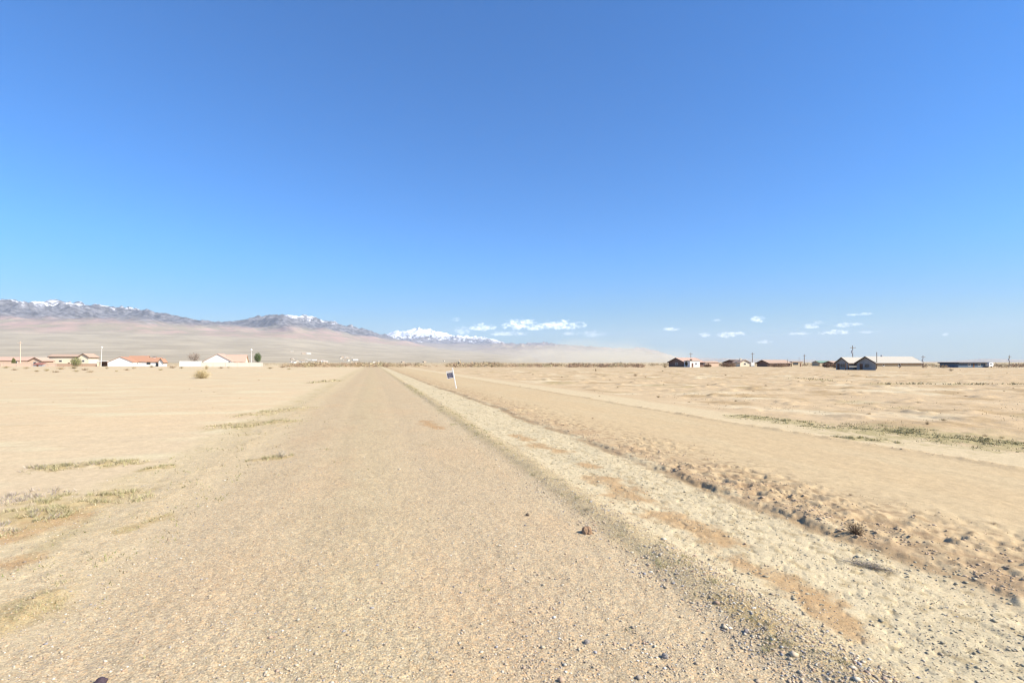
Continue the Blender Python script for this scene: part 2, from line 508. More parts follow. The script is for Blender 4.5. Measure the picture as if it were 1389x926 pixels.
tag(scatter_stones('dirt_clods', x, y, size, cols, stone_mat, flat=.5, sink=.35), 'brown clods of torn soil along the edge of the graded strip', 'clods', kind='stuff')

# ------------------------------------------------------------------ grass and weeds
GREENS = np.array([(.25,.25,.09),(.30,.28,.12),(.38,.31,.17),(.20,.22,.08),(.44,.36,.23),(.36,.31,.16)])
GREYS = np.array([(.36,.30,.25),(.44,.37,.30),(.29,.24,.21),(.48,.41,.33),(.32,.30,.17)])
def blades(x, y, h, wd, cols, lean=.6):
    n = len(x); z = height(x, y)-.004
    a = rng.uniform(0, 6.283, n); b = rng.uniform(0, 6.283, n); ln = rng.uniform(.15, lean, n)*h*1.6
    dx, dy = np.cos(a)*wd, np.sin(a)*wd
    P = np.stack([np.stack([x-dx, y-dy, z], -1), np.stack([x+dx, y+dy, z], -1),
                  np.stack([x+np.cos(b)*ln, y+np.sin(b)*ln, z+h], -1)], 1)
    return P.reshape(-1, 3), np.repeat(cols, 3, 0)
STRAW = np.array([(.42,.36,.21),(.37,.33,.17),(.32,.30,.14),(.48,.40,.26),(.40,.33,.20)])
LUSH = np.array([(.26,.25,.11),(.31,.28,.13),(.36,.31,.17),(.40,.33,.20)])
PB, CB = [], []
def weed_seg(p0, p1, w, n, hmin, hmax, pal, wd=.004, lean=.8, thr=-.1):
    n = int(n)
    L = math.hypot(p1[0]-p0[0], p1[1]-p0[1])
    t = rng.random(n)*(1+2*w/max(L, w))-w/max(L, w)
    off = rng.uniform(-1, 1, n)*w*(.5+.7*rng.random(n))
    dx, dy = (p1[0]-p0[0])/max(L, 1e-6), (p1[1]-p0[1])/max(L, 1e-6)
    # tufts: pull points towards clump centres
    x = p0[0]+dx*t*L-dy*off; y = p0[1]+dy*t*L+dx*off
    wx_ = 1.3*w*fbm(x/w*.6+5, y/w*.6, 3); wy_ = 1.6*w*fbm(x/w*.6+55, y/w*.6, 3)
    x = x+rng.normal(0, .02, n)+wx_; y = y+rng.normal(0, .02, n)+wy_
    k = fbm(x*2.6+8, y*2.6, 3)+.35*fbm(x*9, y*9, 2) > thr+.08
    x, y = x[k], y[k]
    h = rng.uniform(hmin, hmax, len(x))
    c = pal[rng.integers(0, len(pal), len(x))]*rng.uniform(.8, 1.25, (len(x), 1))
    P, C = blades(x, y, h, np.full(len(x), wd), c, lean)
    PB.append(P); CB.append(C)
# the strip of weeds at the right road edge
yy = 1.5
while yy < 62:
    st = .8 if yy < 12 else 2.5
    near = yy < 14
    weed_seg((3.62, yy), (3.62, yy+st), .34 if near else .45, (1150 if yy < 5 else 650)*st if near else 150*st, .015 if near else .03, .05 if near else .07,
             GREENS if (yy < 6 or (int(yy*1.3) % 3)) else GREYS, .003 if near else .008, thr=.0 if near else -.05)
    yy += st
for (p0, p1, w, s), n, h0, h1, wd in zip(GREEN,
        [9500, 1200, 2200, 5200, 9000, 700, 1000, 1900, 1500, 1300, 350, 350, 450, 300, 500, 500],
        [.03]*16, [.07,.08,.07,.10,.09,.07,.09,.10,.10,.05,.3,.3,.3,.3,.04,.04],
        [.012,.010,.015,.007,.006,.006,.007,.012,.014,.003,.05,.05,.05,.06,.003,.003]):
    weed_seg(p0, p1, w, n, h0*.6, h1, LUSH if n in (9500, 1200, 2200) else STRAW, wd)
weed_seg(gp(60, 634), gp(120, 630), .3, 900, .03, .11, GREYS, .006)
weed_seg(gp(-20, 690), gp(50, 672), .3, 1800, .03, .11, GREYS, .006)
weed_seg(gp(20, 715), gp(50, 705), .25, 900, .03, .09, GREYS, .005)
# left shoulder: thin weeds
x, y, r = polar_pts(46000, 3.5, 34)
k = ((x < -2.6) & (x > -5.2) & (fbm(x*1.5+90, y*1.0, 4)+.3*fbm(x*8, y*8, 2) > .14)) | ((np.abs(x) < 3.2) & (fbm(x*.8+12, y*.8, 4) > .42))
x, y, r = x[k], y[k], r[k]
P, C = blades(x, y, rng.uniform(.015, .05, len(x)), np.full(len(x), .005)*(r/6+.4), GREENS[rng.integers(0, 6, len(x))]*.9)
PB.append(P); CB.append(C)
# low dry stubble on the pale strip and in the field
x, y, r = polar_pts(42000, 3.5, 45)
k = ((x > 4.0) & (x < 6.4) & (fbm(x*2.4+50, y*2.0, 4) > .12)) | ((x > 17.5) & (fbm(x*.4+5, y*.4, 4) > .16)) | ((x > 6.8) & (x < 9) & (fbm(x*2+5, y*2, 4) > .25))
x, y, r = x[k], y[k], r[k]
DRY = np.array([(.34,.26,.16),(.28,.22,.13),(.42,.35,.22),(.24,.22,.10)])
P, C = blades(x, y, rng.uniform(.008, .03, len(x))*(r/20+.7), np.full(len(x), .003)*(r/6+.4), DRY[rng.integers(0, 4, len(x))])
PB.append(P); CB.append(C)
P = np.vstack(PB); C = np.vstack(CB)
blade_mat = attr_mat('weed_blades', rough=.8, spec=.2)
me = np_mesh('grass', P, np.arange(len(P)), 3, C)
tag(add('grass', me, blade_mat), 'low green and dry weeds growing along the road edge and in patches on the sand', 'grass', kind='stuff')

# ------------------------------------------------------------------ shrubs
twig_mat = attr_mat('shrub_twigs', rough=.9, spec=.1)
def shrub_mesh(name, seed, n_st, n_leaf, rad, hgt, pal_tw, pal_lf, leaf=.05, stem=.012):
    g = np.random.default_rng(seed)
    V, Fs, C = [], [], []
    tips = []
    for i in range(n_st):
        a = g.uniform(0, 6.283); el = g.uniform(.25, 1.35)
        L = g.uniform(.65, 1.0)
        tx = math.cos(a)*math.cos(el)*rad*L; ty = math.sin(a)*math.cos(el)*rad*L; tz = math.sin(el)*hgt*L
        p = np.array([g.normal(0, .05)*rad, g.normal(0, .05)*rad, -.02]); segs = 3
        q = np.array([tx, ty, tz]); mid = (p+q)/2+g.normal(0, .09, 3)*rad; 
        pts = [p, (p+mid)/2+g.normal(0, .03, 3)*rad, mid, (mid+q)/2+g.normal(0, .05, 3)*rad, q]
        col = pal_tw[g.integers(0, len(pal_tw))]*g.uniform(.8, 1.2)
        for s_ in range(4):
            A, B = pts[s_], pts[s_+1]
            r0 = stem*(1-s_/4.5); r1 = stem*(1-(s_+1)/4.5)
            d = (B-A)/max(np.linalg.norm(B-A), 1e-6)
            u = np.cross(d, [0.3, .5, .8]); u /= np.linalg.norm(u); w_ = np.cross(d, u)
            b0 = len(V)
            for P_, rr in ((A, r0), (B, r1)):
                for k in range(3):
                    t = 2.094*k; V.append(P_+(u*math.cos(t)+w_*math.sin(t))*rr); C.append(col)
            for k in range(3):
                k2 = (k+1) % 3
                Fs += [(b0+k, b0+k2, b0+3+k2), (b0+k, b0+3+k2, b0+3+k)]
            if s_ > 0: tips.append((A, B))
    for i in range(n_leaf):
        A, B = tips[g.integers(0, len(tips))]
        c = A+(B-A)*g.random()+g.normal(0, .055, 3)*rad
        c[2] = abs(c[2])
        d1 = g.normal(0, 1, 3); d1 /= np.linalg.norm(d1); d2 = g.normal(0, 1, 3); d2 /= np.linalg.norm(d2)
        l = leaf*g.uniform(.5, 1.3); b0 = len(V)
        col = pal_lf[g.integers(0, len(pal_lf))]*g.uniform(.75, 1.25)
        V += [c, c+d1*l, c+d2*l*.45]; C += [col]*3
        Fs.append((b0, b0+1, b0+2))
    return np_mesh(name, np.array(V), np.array(Fs).ravel(), 3, np.array(C))
P_ = np.array
tanp = P_([(.50,.40,.25),(.42,.33,.20),(.56,.45,.29)])
olive = P_([(.34,.29,.13),(.42,.34,.17),(.46,.37,.21),(.28,.23,.10)])
brown = P_([(.24,.16,.10),(.30,.21,.14),(.20,.14,.09)])
brlf = P_([(.40,.29,.17),(.32,.23,.14),(.46,.35,.22)])
SH = [shrub_mesh('dry_shrub', 1, 60, 700, 1.0, .8, tanp, olive, .09, .012),
      shrub_mesh('dry_shrub', 2, 50, 500, 1.0, .9, brown, brlf, .09, .014),
      shrub_mesh('dry_shrub', 3, 45, 420, 1.0, .6, tanp, brlf, .10, .012),
      shrub_mesh('dry_shrub', 4, 60, 650, 1.0, 1.1, brown, olive, .09, .014)]
def shrub(px, py, wpx, hpx, var, label, group=None, name='dry_shrub', mesh=None, cat='shrub'):
    x, y = gp(px, py)
    d = F*CAM_H/(py-HZ)
    s = wpx*d/F/2*1.15
    o = add(name, mesh or SH[var], twig_mat, None, (x, y, H(x, y)-.01), random.uniform(0, 6.28))
    base_h = [.8, .9, .6, 1.1][var] if mesh is None else 1.0
    o.scale = (s, s, hpx*d/F/base_h)
    return tag(o, label, cat, group)
tumble = shrub_mesh('tumbleweed', 21, 260, 2600, 1.0, 1.0, tanp, P_([(.62,.50,.24),(.70,.57,.32),(.52,.42,.20),(.72,.60,.38)]), .07, .010)
shrub(273, 513, 27, 15, 0, 'big rounded straw-coloured tumbleweed alone on the sand below the white walled house', None, 'tumbleweed', tumble, 'tumbleweed')
GL = 'scattered dry shrubs before the houses on the left'
LL = 'low dry shrub among those scattered on the sand before the left houses'
for i, (px, py, wp, hp) in enumerate([(8,499,9,3),(20,502,8,3),(35,500,9,3),(50,504,7,2.5),(63,503,8,3.5),(76,505,10,3),(83,501,11,4),(100,500,10,4),
        (103,504,9,3),(115,502,10,3.5),(122,505,10,3),(145,500,5,2.5),(158,504,5,2),(172,502,7,3),(182,500,7,3),(206,498,8,3),(218,502,8,2.5),
        (300,499.5,7,3),(310,499,5,2.5),(366,500,8,2.5),(392,501,7,2)]):
    shrub(px, py, wp*1.25, hp*1.2, i % 4, LL, GL)
shrub(234, 499, 15, 4.5, 1, 'widest brown shrub left of the white yard wall')
shrub(246, 499.5, 8, 3.5, 3, 'small brown shrub close to the corner of the white yard wall')
shrub(280, 500.5, 8, 7, 0, 'upright olive shrub standing above the tumbleweed before the white gable')
shrub(383, 498.5, 12, 4.5, 1, 'brown shrub right of the green tree and yard wall')
GR = 'dark dry tufts dotted over the flat field right of the road'
LR = 'small dark dry tuft dotted on the flat field right of the road'
for i, (px, py, wp, hp) in enumerate([(762,511.5,5,2),(838,526,4,1.6),(900,522,3.5,1.8),(960,522.5,4.5,2),(1039,523,6,2.6),
        (999,537,5,2.5),(998,544,6,2.5),(813,538,4,1.5),(1083,517.5,6,1.8),(1116,518,7,1.8),(1206,521,7,2),(1179,563,6,3),
        (1336,592,8,4),(1359,594,9,4),(723,508.5,5,1.6),(935,545,6,2),(1022,531,5,2),(1140,535,6,2),(1245,548,8,2.4),(1310,537,7,2.2)]):
    shrub(px, py, wp, hp, (i*3+1) % 4, LR, GR)
_r = random.Random(5)
for i in range(46):
    py = 491+math.exp(_r.uniform(math.log(11), math.log(62))); px = _r.uniform(640, 1400)
    gx, gy = gp(px, py)
    if gx < 17.5: continue
    w_ = _r.uniform(2.2, 4.6)
    shrub(px, py, w_, w_*_r.uniform(.3, .5), i % 4, LR, GR)
for i in range(16):
    py = _r.uniform(507, 560); px = _r.uniform(0, 420)
    if gp(px, py)[0] > -6: continue
    w_ = _r.uniform(2, 4); shrub(px, py, w_, w_*.35, i % 4, 'tiny dry tuft dotted on the pale sand left of the road', 'tiny dry tufts on the pale sand left of the road')
shrub(862, 510, 7, 5.2, 1, 'round reddish brown shrub alone in the field right of the dust cloud')
shrub(808, 503.5, 4, 4.5, 3, 'small upright shrub standing just before the brush line under the dust')
shrub(893, 539, 7, 4, 3, 'dark little bush on the field edge nearest the graded strip')
shrub(804, 568, 4, 3, 1, 'tiny dark weed alone on the smooth graded strip', cat='weed')
shrub(1290, 503, 7, 5, 1, 'nearly black round bush between the big pale house and the dark flat-roofed house')
shrub(1258, 580, 7, 6, 3, 'brown bush at the upper edge of the green patch')
shrub(1280, 573, 13, 4.5, 3, 'low wide dark bush beyond the green patch')
shrub(1347, 712, 16, 4, 1, 'flat dark weed on the smooth strip near the right picture edge', cat='weed')
shrub(1154, 673, 8, 5, 1, 'single dark weed among the tracks above the eroded bank', cat='weed')
shrub(902, 498.5, 7, 7.5, 3, 'small dark pointed bush left of the dark gabled house')
gw = shrub_mesh('grey_weed', 31, 120, 900, 1.0, 1.0, GREYS, GREYS*.9, .10, .014)
shrub(1180, 768, 78, 20, 0, 'dead grey weed sprawling below the eroded bank', None, 'dead_weed', gw, 'weed')
_o = bpy.data.objects['dead_weed']; _a, _b = gp(1145, 752), gp(1215, 768)
_o.rotation_euler.z = math.atan2(_b[1]-_a[1], _b[0]-_a[0]); _o.scale = (.42, .16, .09)
ww = shrub_mesh('white_weed', 32, 90, 300, 1.0, 1.0, P_([(.55,.48,.36),(.62,.55,.42)]), P_([(.55,.48,.36),(.5,.42,.3)]), .10, .014)
shrub(382, 621, 20, 13, 0, 'bleached whitish dry tuft at the left road edge', None, 'dead_weed', ww, 'weed')
shrub(1160, 728, 30, 20, 0, 'tangled dark root clump in the gap of the eroded bank', None, 'root_clump', shrub_mesh('root_clump', 33, 90, 500, 1.0, 1.0, brown*.6, brown*.7, .1, .02), 'roots')

# distant brush line
def brush():
    PV, PC = [], []
    def clump(cx, cy, w, h, pal, n):
        c = rng.normal(0, 1, (n, 3)); c /= np.linalg.norm(c, axis=1)[:, None]
        c *= rng.random((n, 1))**.4
        c[:, 2] = np.abs(c[:, 2])
        P0 = c*np.array([w, w, h])+np.array([cx, cy, 0])
        l = .20*(h/1.2)*rng.uniform(.6, 1.5, (n, 1))
        d1 = rng.normal(0, 1, (n, 3)); d1[:, 2] = np.abs(d1[:, 2])*1.2
        d2 = rng.normal(0, 1, (n, 3))
        T = np.stack([P0, P0+d1*l, P0+d2*l*.6], 1)
        T[:, :, 2] = np.maximum(T[:, :, 2], 0)
        PV.append(T.reshape(-1, 3)); col = pal[rng.integers(0, len(pal))]*rng.uniform(.8, 1.2, (n, 1))
        PC.append(np.repeat(col, 3, 0))
    pb = P_([(.36,.26,.17),(.42,.31,.20),(.34,.26,.15),(.44,.35,.22),(.38,.33,.20),(.28,.19,.13)])
    for i in range(950):
        px = rng.uniform(385, 872); d = rng.uniform(245, 420)
        dens = fbm(np.array([px*.03]), np.array([1.5]), 3)[0]
        if rng.random() > .75+dens: continue
        x, y = at(px, d); h = rng.uniform(1.1, 2.2)*(1+.5*dens)
        clump(x, y, h*rng.uniform(1.0, 2.0), h, pb, 60)
    for i in range(60):
        px = rng.uniform(770, 870); x, y = at(px, rng.uniform(235, 300)); h = rng.uniform(1, 2.1)
        clump(x, y, h*1.6, h, pb[[0, 5]], 80)
    for i in range(620):                                   # right-hand brush
        px = rng.uniform(880, 1480); d = rng.uniform(300, 520)
        x, y = at(px, d); h = rng.uniform(.7, 1.8)
        clump(x, y, h*rng.uniform(1.0, 2.2), h, pb, 50)
    for i in range(150):                                   # beyond the big house to the right edge
        px = rng.uniform(1250, 1500); d = rng.uniform(215, 300)
        if 1293 < px < 1350 and d < 262: continue
        x, y = at(px, d); h = rng.uniform(.8, 1.9)
        clump(x, y, h*rng.uniform(1.0, 2.0), h, pb, 70)
    for i in range(230):                                   # left
        px = rng.uniform(-60, 400); d = rng.uniform(345, 620)
        x, y = at(px, d); h = rng.uniform(.5, 1.3)
        clump(x, y, h*rng.uniform(1.0, 2.0), h, pb, 45)
    for i in range(420):                                   # far scrub flats
        px = rng.uniform(-100, 1500); d = rng.uniform(600, 1500)
        x, y = at(px, d); h = rng.uniform(.8, 1.8)
        clump(x, y, h*rng.uniform(1.5, 4.0), h, pb*1.05, 40)
    P = np.vstack(PV); C = np.vstack(PC)
    tag(add('brush', np_mesh('brush', P, np.arange(len(P)), 3, C), twig_mat), 'band of dry brown desert brush along the horizon', 'brush', kind='stuff')
brush()

# lone clod, stones, and a lump standing in for the camera car's blur
def rock(name, label, cat, px, py, wpx, col, seed, flat=.7):
    x, y = gp(px, py); d = F*CAM_H/(py-HZ); r = wpx*d/F/2
    bm = bmesh.new(); bmesh.ops.create_icosphere(bm, subdivisions=4, radius=1)
    g = np.random.default_rng(seed); off = g.uniform(0, 50, 2)
    for v in bm.verts:
        c = v.co
        n = fbm(np.array([c.x*1.3+off[0]+c.z]), np.array([c.y*1.3+off[1]-c.z*.7]), 4)[0]
        v.co = c*(1+.42*n); v.co.z *= flat
    me = bpy.data.meshes.new(name); bm.to_mesh(me); bm.free()
    o = add(name, me, mat(name+'_surface', col, var=.35, scale=3), None, (x, y, H(x, y)+r*flat*.35), seed)
    o.scale = (r, r*.8, r)
    return tag(o, label, cat)
rock('dirt_clod', 'brown fist-sized clod casting a dark shadow beside the weedy road edge', 'clod', 796, 723, 15, (.30, .19, .11), 5, .9)
rock('car_blur_lump', 'dark purple-grey lump standing in for the camera car blur, cut by the bottom of the picture, left part', 'stone', 136, 932, 19, (.07, .05, .06), 8, .7)  # added lump for the camera car's blur, no stone lies here
for i, (px, py, w, c) in enumerate([(902, 893, 7, (.27,.24,.21)), (796, 874, 6, (.26,.23,.20)), (1012, 860, 5, (.25,.22,.2)), (716, 700, 4, (.2,.15,.1))]):
    rock('stone', ['grey stone lowest on the gravel near the picture bottom', 'grey pointed stone left of the lowest grey stone', 'small brownish stone by the green weeds at lower right', 'tiny brown stone near the middle of the road right half'][i], 'stone', px, py, w*1.4, c, 40+i, .8)

# ------------------------------------------------------------------ mountains
def interp(px, pts):
    xs = [p[0] for p in pts]; ys = [p[1] for p in pts]
    return np.interp(px, xs, ys)
def px_to_az(px): return TH+np.arctan((px-694.5)/F)
def tel(px, py):        # tangent of elevation over horizontal distance for a photo pixel
    return (HZ-py)/F*np.cos(np.arctan((px-694.5)/F))

SIL1 = [(-700,412),(-300,404),(-120,402),(-40,407),(0,406),(25,407),(45,410),(60,408),(75,406),(100,410),(130,413),(160,416),(190,418),(215,424),(240,428),(270,434),(300,437),(330,433),(360,428),(385,425.5),(410,428),(430,431),(450,436),(475,442),(500,447.5),(525,455),(560,465),(600,473),(640,479),(680,485),(720,488)]
FAN1 = [(-700,450),(0,451),(200,452),(300,455),(400,458),(480,464),(560,470),(620,475),(680,480),(740,485),(800,489)]
SIL2 = [(440,480),(480,474),(510,460),(523,453.5),(535,448.5),(548,449),(565,444.5),(580,446),(595,449.5),(615,454.5),(635,455.5),(650,456.5),(665,458.5),(680,463),(700,468),(740,476),(790,484)]
FAN2 = [(440,474),(600,473),(700,474),(800,478),(900,487)]
SIL3 = [(600,478),(640,470),(680,464.5),(700,466),(720,465),(740,464),(760,467),(780,468),(800,469.5),(830,471.5),(850,473),(862,471),(875,472),(890,475),(900,478),(910,482),(925,486),(940,487.5)]
FAN3 = [(600,476),(800,480),(880,484),(940,489)]
SIL4 = [(900,490),(925,485),(960,485.5),(1000,486),(1040,487),(1080,487.5),(1150,489),(1230,490),(1290,489.5),(1320,487),(1345,486),(1375,487.5),(1400,488),(1480,486),(1700,487)]
FAN4 = [(900,490.2),(1700,490.2)]

def smooth_cols(s, w=9):
    k = np.hanning(2*w+3)[1:-1]; k /= k.sum()
    return np.convolve(np.pad(s, w, 'edge'), k, 'valid')
def mrange(name, p0, p1, npx, r_in, Rr, back, nr, sil, fan, nscale, mat_, seed, rough=.6, jag=1.2, fan_start=1800.):
    px = np.linspace(p0, p1, npx)
    az = px_to_az(px)
    js = 0
    T = tel(px, interp(px, sil)-js)
    Tf = tel(px, interp(px, fan))
    Rrid = interp(px, Rr)
    # radial samples as fraction of ridge distance
    t = np.concatenate([np.linspace(r_in, .58, nr//4, endpoint=False), np.linspace(.58, 1.02, nr), np.linspace(1.03, back, nr//4)])
    Tt, PX = np.meshgrid(t, px, indexing='ij')
    r = Tt*Rrid[None]
    A = az[None]*np.ones_like(r)
    x = r*np.sin(A); y = r*np.cos(A)
    f0 = fan_start/Rrid[None]
    fz = Tf[None]*r*(ss(0, 1, np.clip((Tt-f0)/(.66-f0), 0, 1))**.9)*np.where(Tt > .66, (.66/np.maximum(Tt, .66))**.8, 1)
    fz = fz+12*fbm(x/900, y/900, 4)*ss(0, .2, Tt-f0)
    env = ss(.52, 1.0, Tt)**1.25*(1-.75*ss(1.0, back, Tt))
    n = ridged(x/nscale+seed, y/nscale, 7)
    n2 = ridged(x/(nscale*.32)+seed, y/(nscale*.32)+3, 5)
    m = env*((1-rough)+rough*(n*.8+n2*.35)) 
    m = m*r.max()*.08
    # scale each column so that its skyline is the photographed one
    s = np.ones(npx)
    for it in range(30):
        el = ((fz+s[None]*m-CAM_H)/r).max(0)
        s *= np.clip(smooth_cols(T)/np.maximum(smooth_cols(el), 1e-5), .5, 1.6)**1.3
        s = smooth_cols(s)
    z = fz+s[None]*m
    z = np.where(Tt < f0+.01, -3, z)
    z[-1] = -20
    nrw = len(t)
    i = np.arange(nrw-1)[:, None]; j = np.arange(npx-1)[None]
    q = np.stack([i*npx+j, i*npx+j+1, (i+1)*npx+j+1, (i+1)*npx+j], -1)[..., ::-1].reshape(-1, 4)
    me = np_mesh(name, np.stack([x.ravel(), y.ravel(), z.ravel()], 1), q.ravel(), 4, None, smooth=True)
    o = add(name, me, mat_)
    return tag(o, kind='structure'), (px, t, Rrid, z)

def mountain_mat(name, snow_z, snow_w, rock, foot, fancol, z_foot, z_rock, snow=True, thin=0.0):
    m = bpy.data.materials.new(name); m.use_nodes = True
    nt = m.node_tree; N = nt.nodes; L = nt.links; b = N['Principled BSDF']
    b.inputs['Roughness'].default_value = 1; b.inputs['Specular IOR Level'].default_value = 0
    g = N.new('ShaderNodeNewGeometry'); sp = N.new('ShaderNodeSeparateXYZ'); L.new(g.outputs['Position'], sp.inputs[0])
    def noi(s, d=6, sz=1.0):
        mp = N.new('ShaderNodeMapping'); mp.inputs['Scale'].default_value = (s, s, s*sz)
        L.new(g.outputs['Position'], mp.inputs['Vector'])
        n = N.new('ShaderNodeTexNoise'); n.inputs['Scale'].default_value = 1; n.inputs['Detail'].default_value = d; n.inputs['Roughness'].default_value = .62
        L.new(mp.outputs[0], n.inputs['Vector']); return n.outputs['Fac']
    def M(op, a, b_):
        n = N.new('ShaderNodeMath'); n.operation = op
        for k, s in enumerate((a, b_)):
            if isinstance(s, (int, float)): n.inputs[k].default_value = s
            else: L.new(s, n.inputs[k])
        return n.outputs[0]
    def step(v, a, b_):
        mr = N.new('ShaderNodeMapRange'); mr.interpolation_type = 'SMOOTHSTEP'
        mr.inputs['From Min'].default_value = a; mr.inputs['From Max'].default_value = b_; L.new(v, mr.inputs['Value']); return mr.outputs['Result']
    def mix(f, c1, c2):
        n = N.new('ShaderNodeMixRGB')
        L.new(f, n.inputs['Fac']) if not isinstance(f, float) else None
        for k, c in (('Color1', c1), ('Color2', c2)):
            if isinstance(c, tuple): n.inputs[k].default_value = (*c, 1)
            else: L.new(c, n.inputs[k])
        return n.outputs['Color']
    big = noi(1/1600); mid = noi(1/420); fine = noi(1/120)
    z = sp.outputs['Z']
    zn = M('ADD', z, M('MULTIPLY', M('SUBTRACT', big, .5), 520))
    c = mix(step(mid, .35, .65), tuple(v*.86 for v in fancol), tuple(v*1.12 for v in fancol))
    ft = mix(step(mid, .40, .60), tuple(v*.80 for v in fancol), tuple(v*1.08 for v in foot))
    c = mix(step(zn, z_foot-90, z_foot+60), c, ft)
    rk = mix(step(fine, .35, .65), tuple(v*.5 for v in rock), tuple(v*1.6 for v in rock))
    c = mix(step(zn, z_rock-120, z_rock+120), c, rk)
    if snow:
        zs = M('ADD', M('ADD', z, M('MULTIPLY', M('SUBTRACT', mid, .5), snow_w*1.7)), M('MULTIPLY', M('SUBTRACT', fine, .5), snow_w*2.6))
        sm = step(zs, snow_z-snow_w*.12, snow_z+snow_w*.12)
        if thin: sm = M('MULTIPLY', sm, step(noi(1/230, 5, 2.5), .44, .60))
        c = mix(sm, c, (.70, .71, .74))
    L.new(c, b.inputs['Base Color'])
    return m

near_m = mountain_mat('range_rock', 1300, 330, (.125,.122,.13), (.35,.245,.20), (.36,.305,.22), 440, 760, True, 1.0)
snow_m = mountain_mat('snow_rock', 1230, 800, (.15,.14,.15), (.26,.21,.18), (.34,.29,.22), 560, 800)
low_m = mountain_mat('low_rock', 5000, 200, (.19,.16,.15), (.30,.235,.19), (.36,.30,.22), 420, 760, snow=False)
o1, info1 = mrange('mountain_range', -700, 725, 900, .10, [(-700,16000),(0,16000),(200,15500),(385,16200),(525,20000),(725,22000)], 1.5, 170, SIL1, FAN1, 3800., near_m, 3, .56)
o2, info2 = mrange('snowy_mountains', 440, 790, 420, .22, [(440,30000),(790,31000)], 1.14, 150, SIL2, FAN2, 3800., snow_m, 5, .5, .9, 8000.)
o3, _ = mrange('low_hills', 600, 942, 360, .3, [(600,24000),(942,23000)], 1.3, 90, SIL3, FAN3, 3000., low_m, 9, .55, .5, 9000.)
o4, _ = mrange('far_hills', 900, 1700, 420, .8, [(900,31000),(1700,31000)], 1.15, 50, SIL4, FAN4, 4000., low_m, 12, .5, .3, 26000.)

def fan_z(px, depth):
    P, t, Rr, z = info1
    j = int(np.clip(np.searchsorted(P, px), 0, len(P)-1))
    rad = depth/math.cos(math.atan((px-694.5)/F))
    return float(np.interp(rad/Rr[j], t, z[:, j]))

# ------------------------------------------------------------------ buildings
M_white = mat('white_stucco', (.74,.72,.68), var=.05)
M_cream = mat('cream_stucco', (.66,.58,.44), var=.06)
M_peach = mat('peach_stucco', (.58,.43,.32), var=.06)
M_tan = mat('tan_stucco', (.44,.36,.25), var=.10, scale=3)
M_tanroof = mat('tan_shingle', (.42,.30,.22), var=.1)
M_orange = mat('orange_tile', (.40,.22,.14), var=.2, scale=5)
M_pink = mat('pink_tile', (.50,.33,.25), var=.15, scale=5)
M_brown = mat('brown_wood', (.12,.08,.06), var=.2)
M_darkroof = mat('dark_shingle', (.07,.06,.06), var=.2)
M_paleroof = mat('pale_metal_roof', (.42,.385,.32), rough=.7, var=.05)
M_darkwall = mat('dark_siding', (.21,.135,.105), var=.2)
M_shadegrey = mat('shade_grey', (.29,.29,.285), var=.15)  # grey with the shade of the west gables put into the colour
M_glass = mat('window_glass', (.05,.06,.07), rough=.15, var=.1, spec=.5)
M_door = mat('brown_door', (.16,.09,.06), var=.15)
M_block = mat('block_wall', (.56,.43,.33), var=.08, scale=9)
M_blockp = mat('pale_block_wall', (.68,.60,.50), var=.07, scale=9)
M_wood = mat('weathered_pole', (.20,.15,.11), var=.2)
M_palepole = mat('pale_wood_pole', (.60,.47,.36), var=.15)
M_white2 = mat('white_paint', (.80,.79,.76), rough=.5, var=.04)
M_metal = mat('galvanised_steel', (.50,.50,.50), rough=.45, var=.08, metal=.6)
M_green = mat('green_metal_roof', (.16,.26,.20), var=.1)
M_blue = mat('dark_blue_wall', (.10,.14,.19), var=.15)

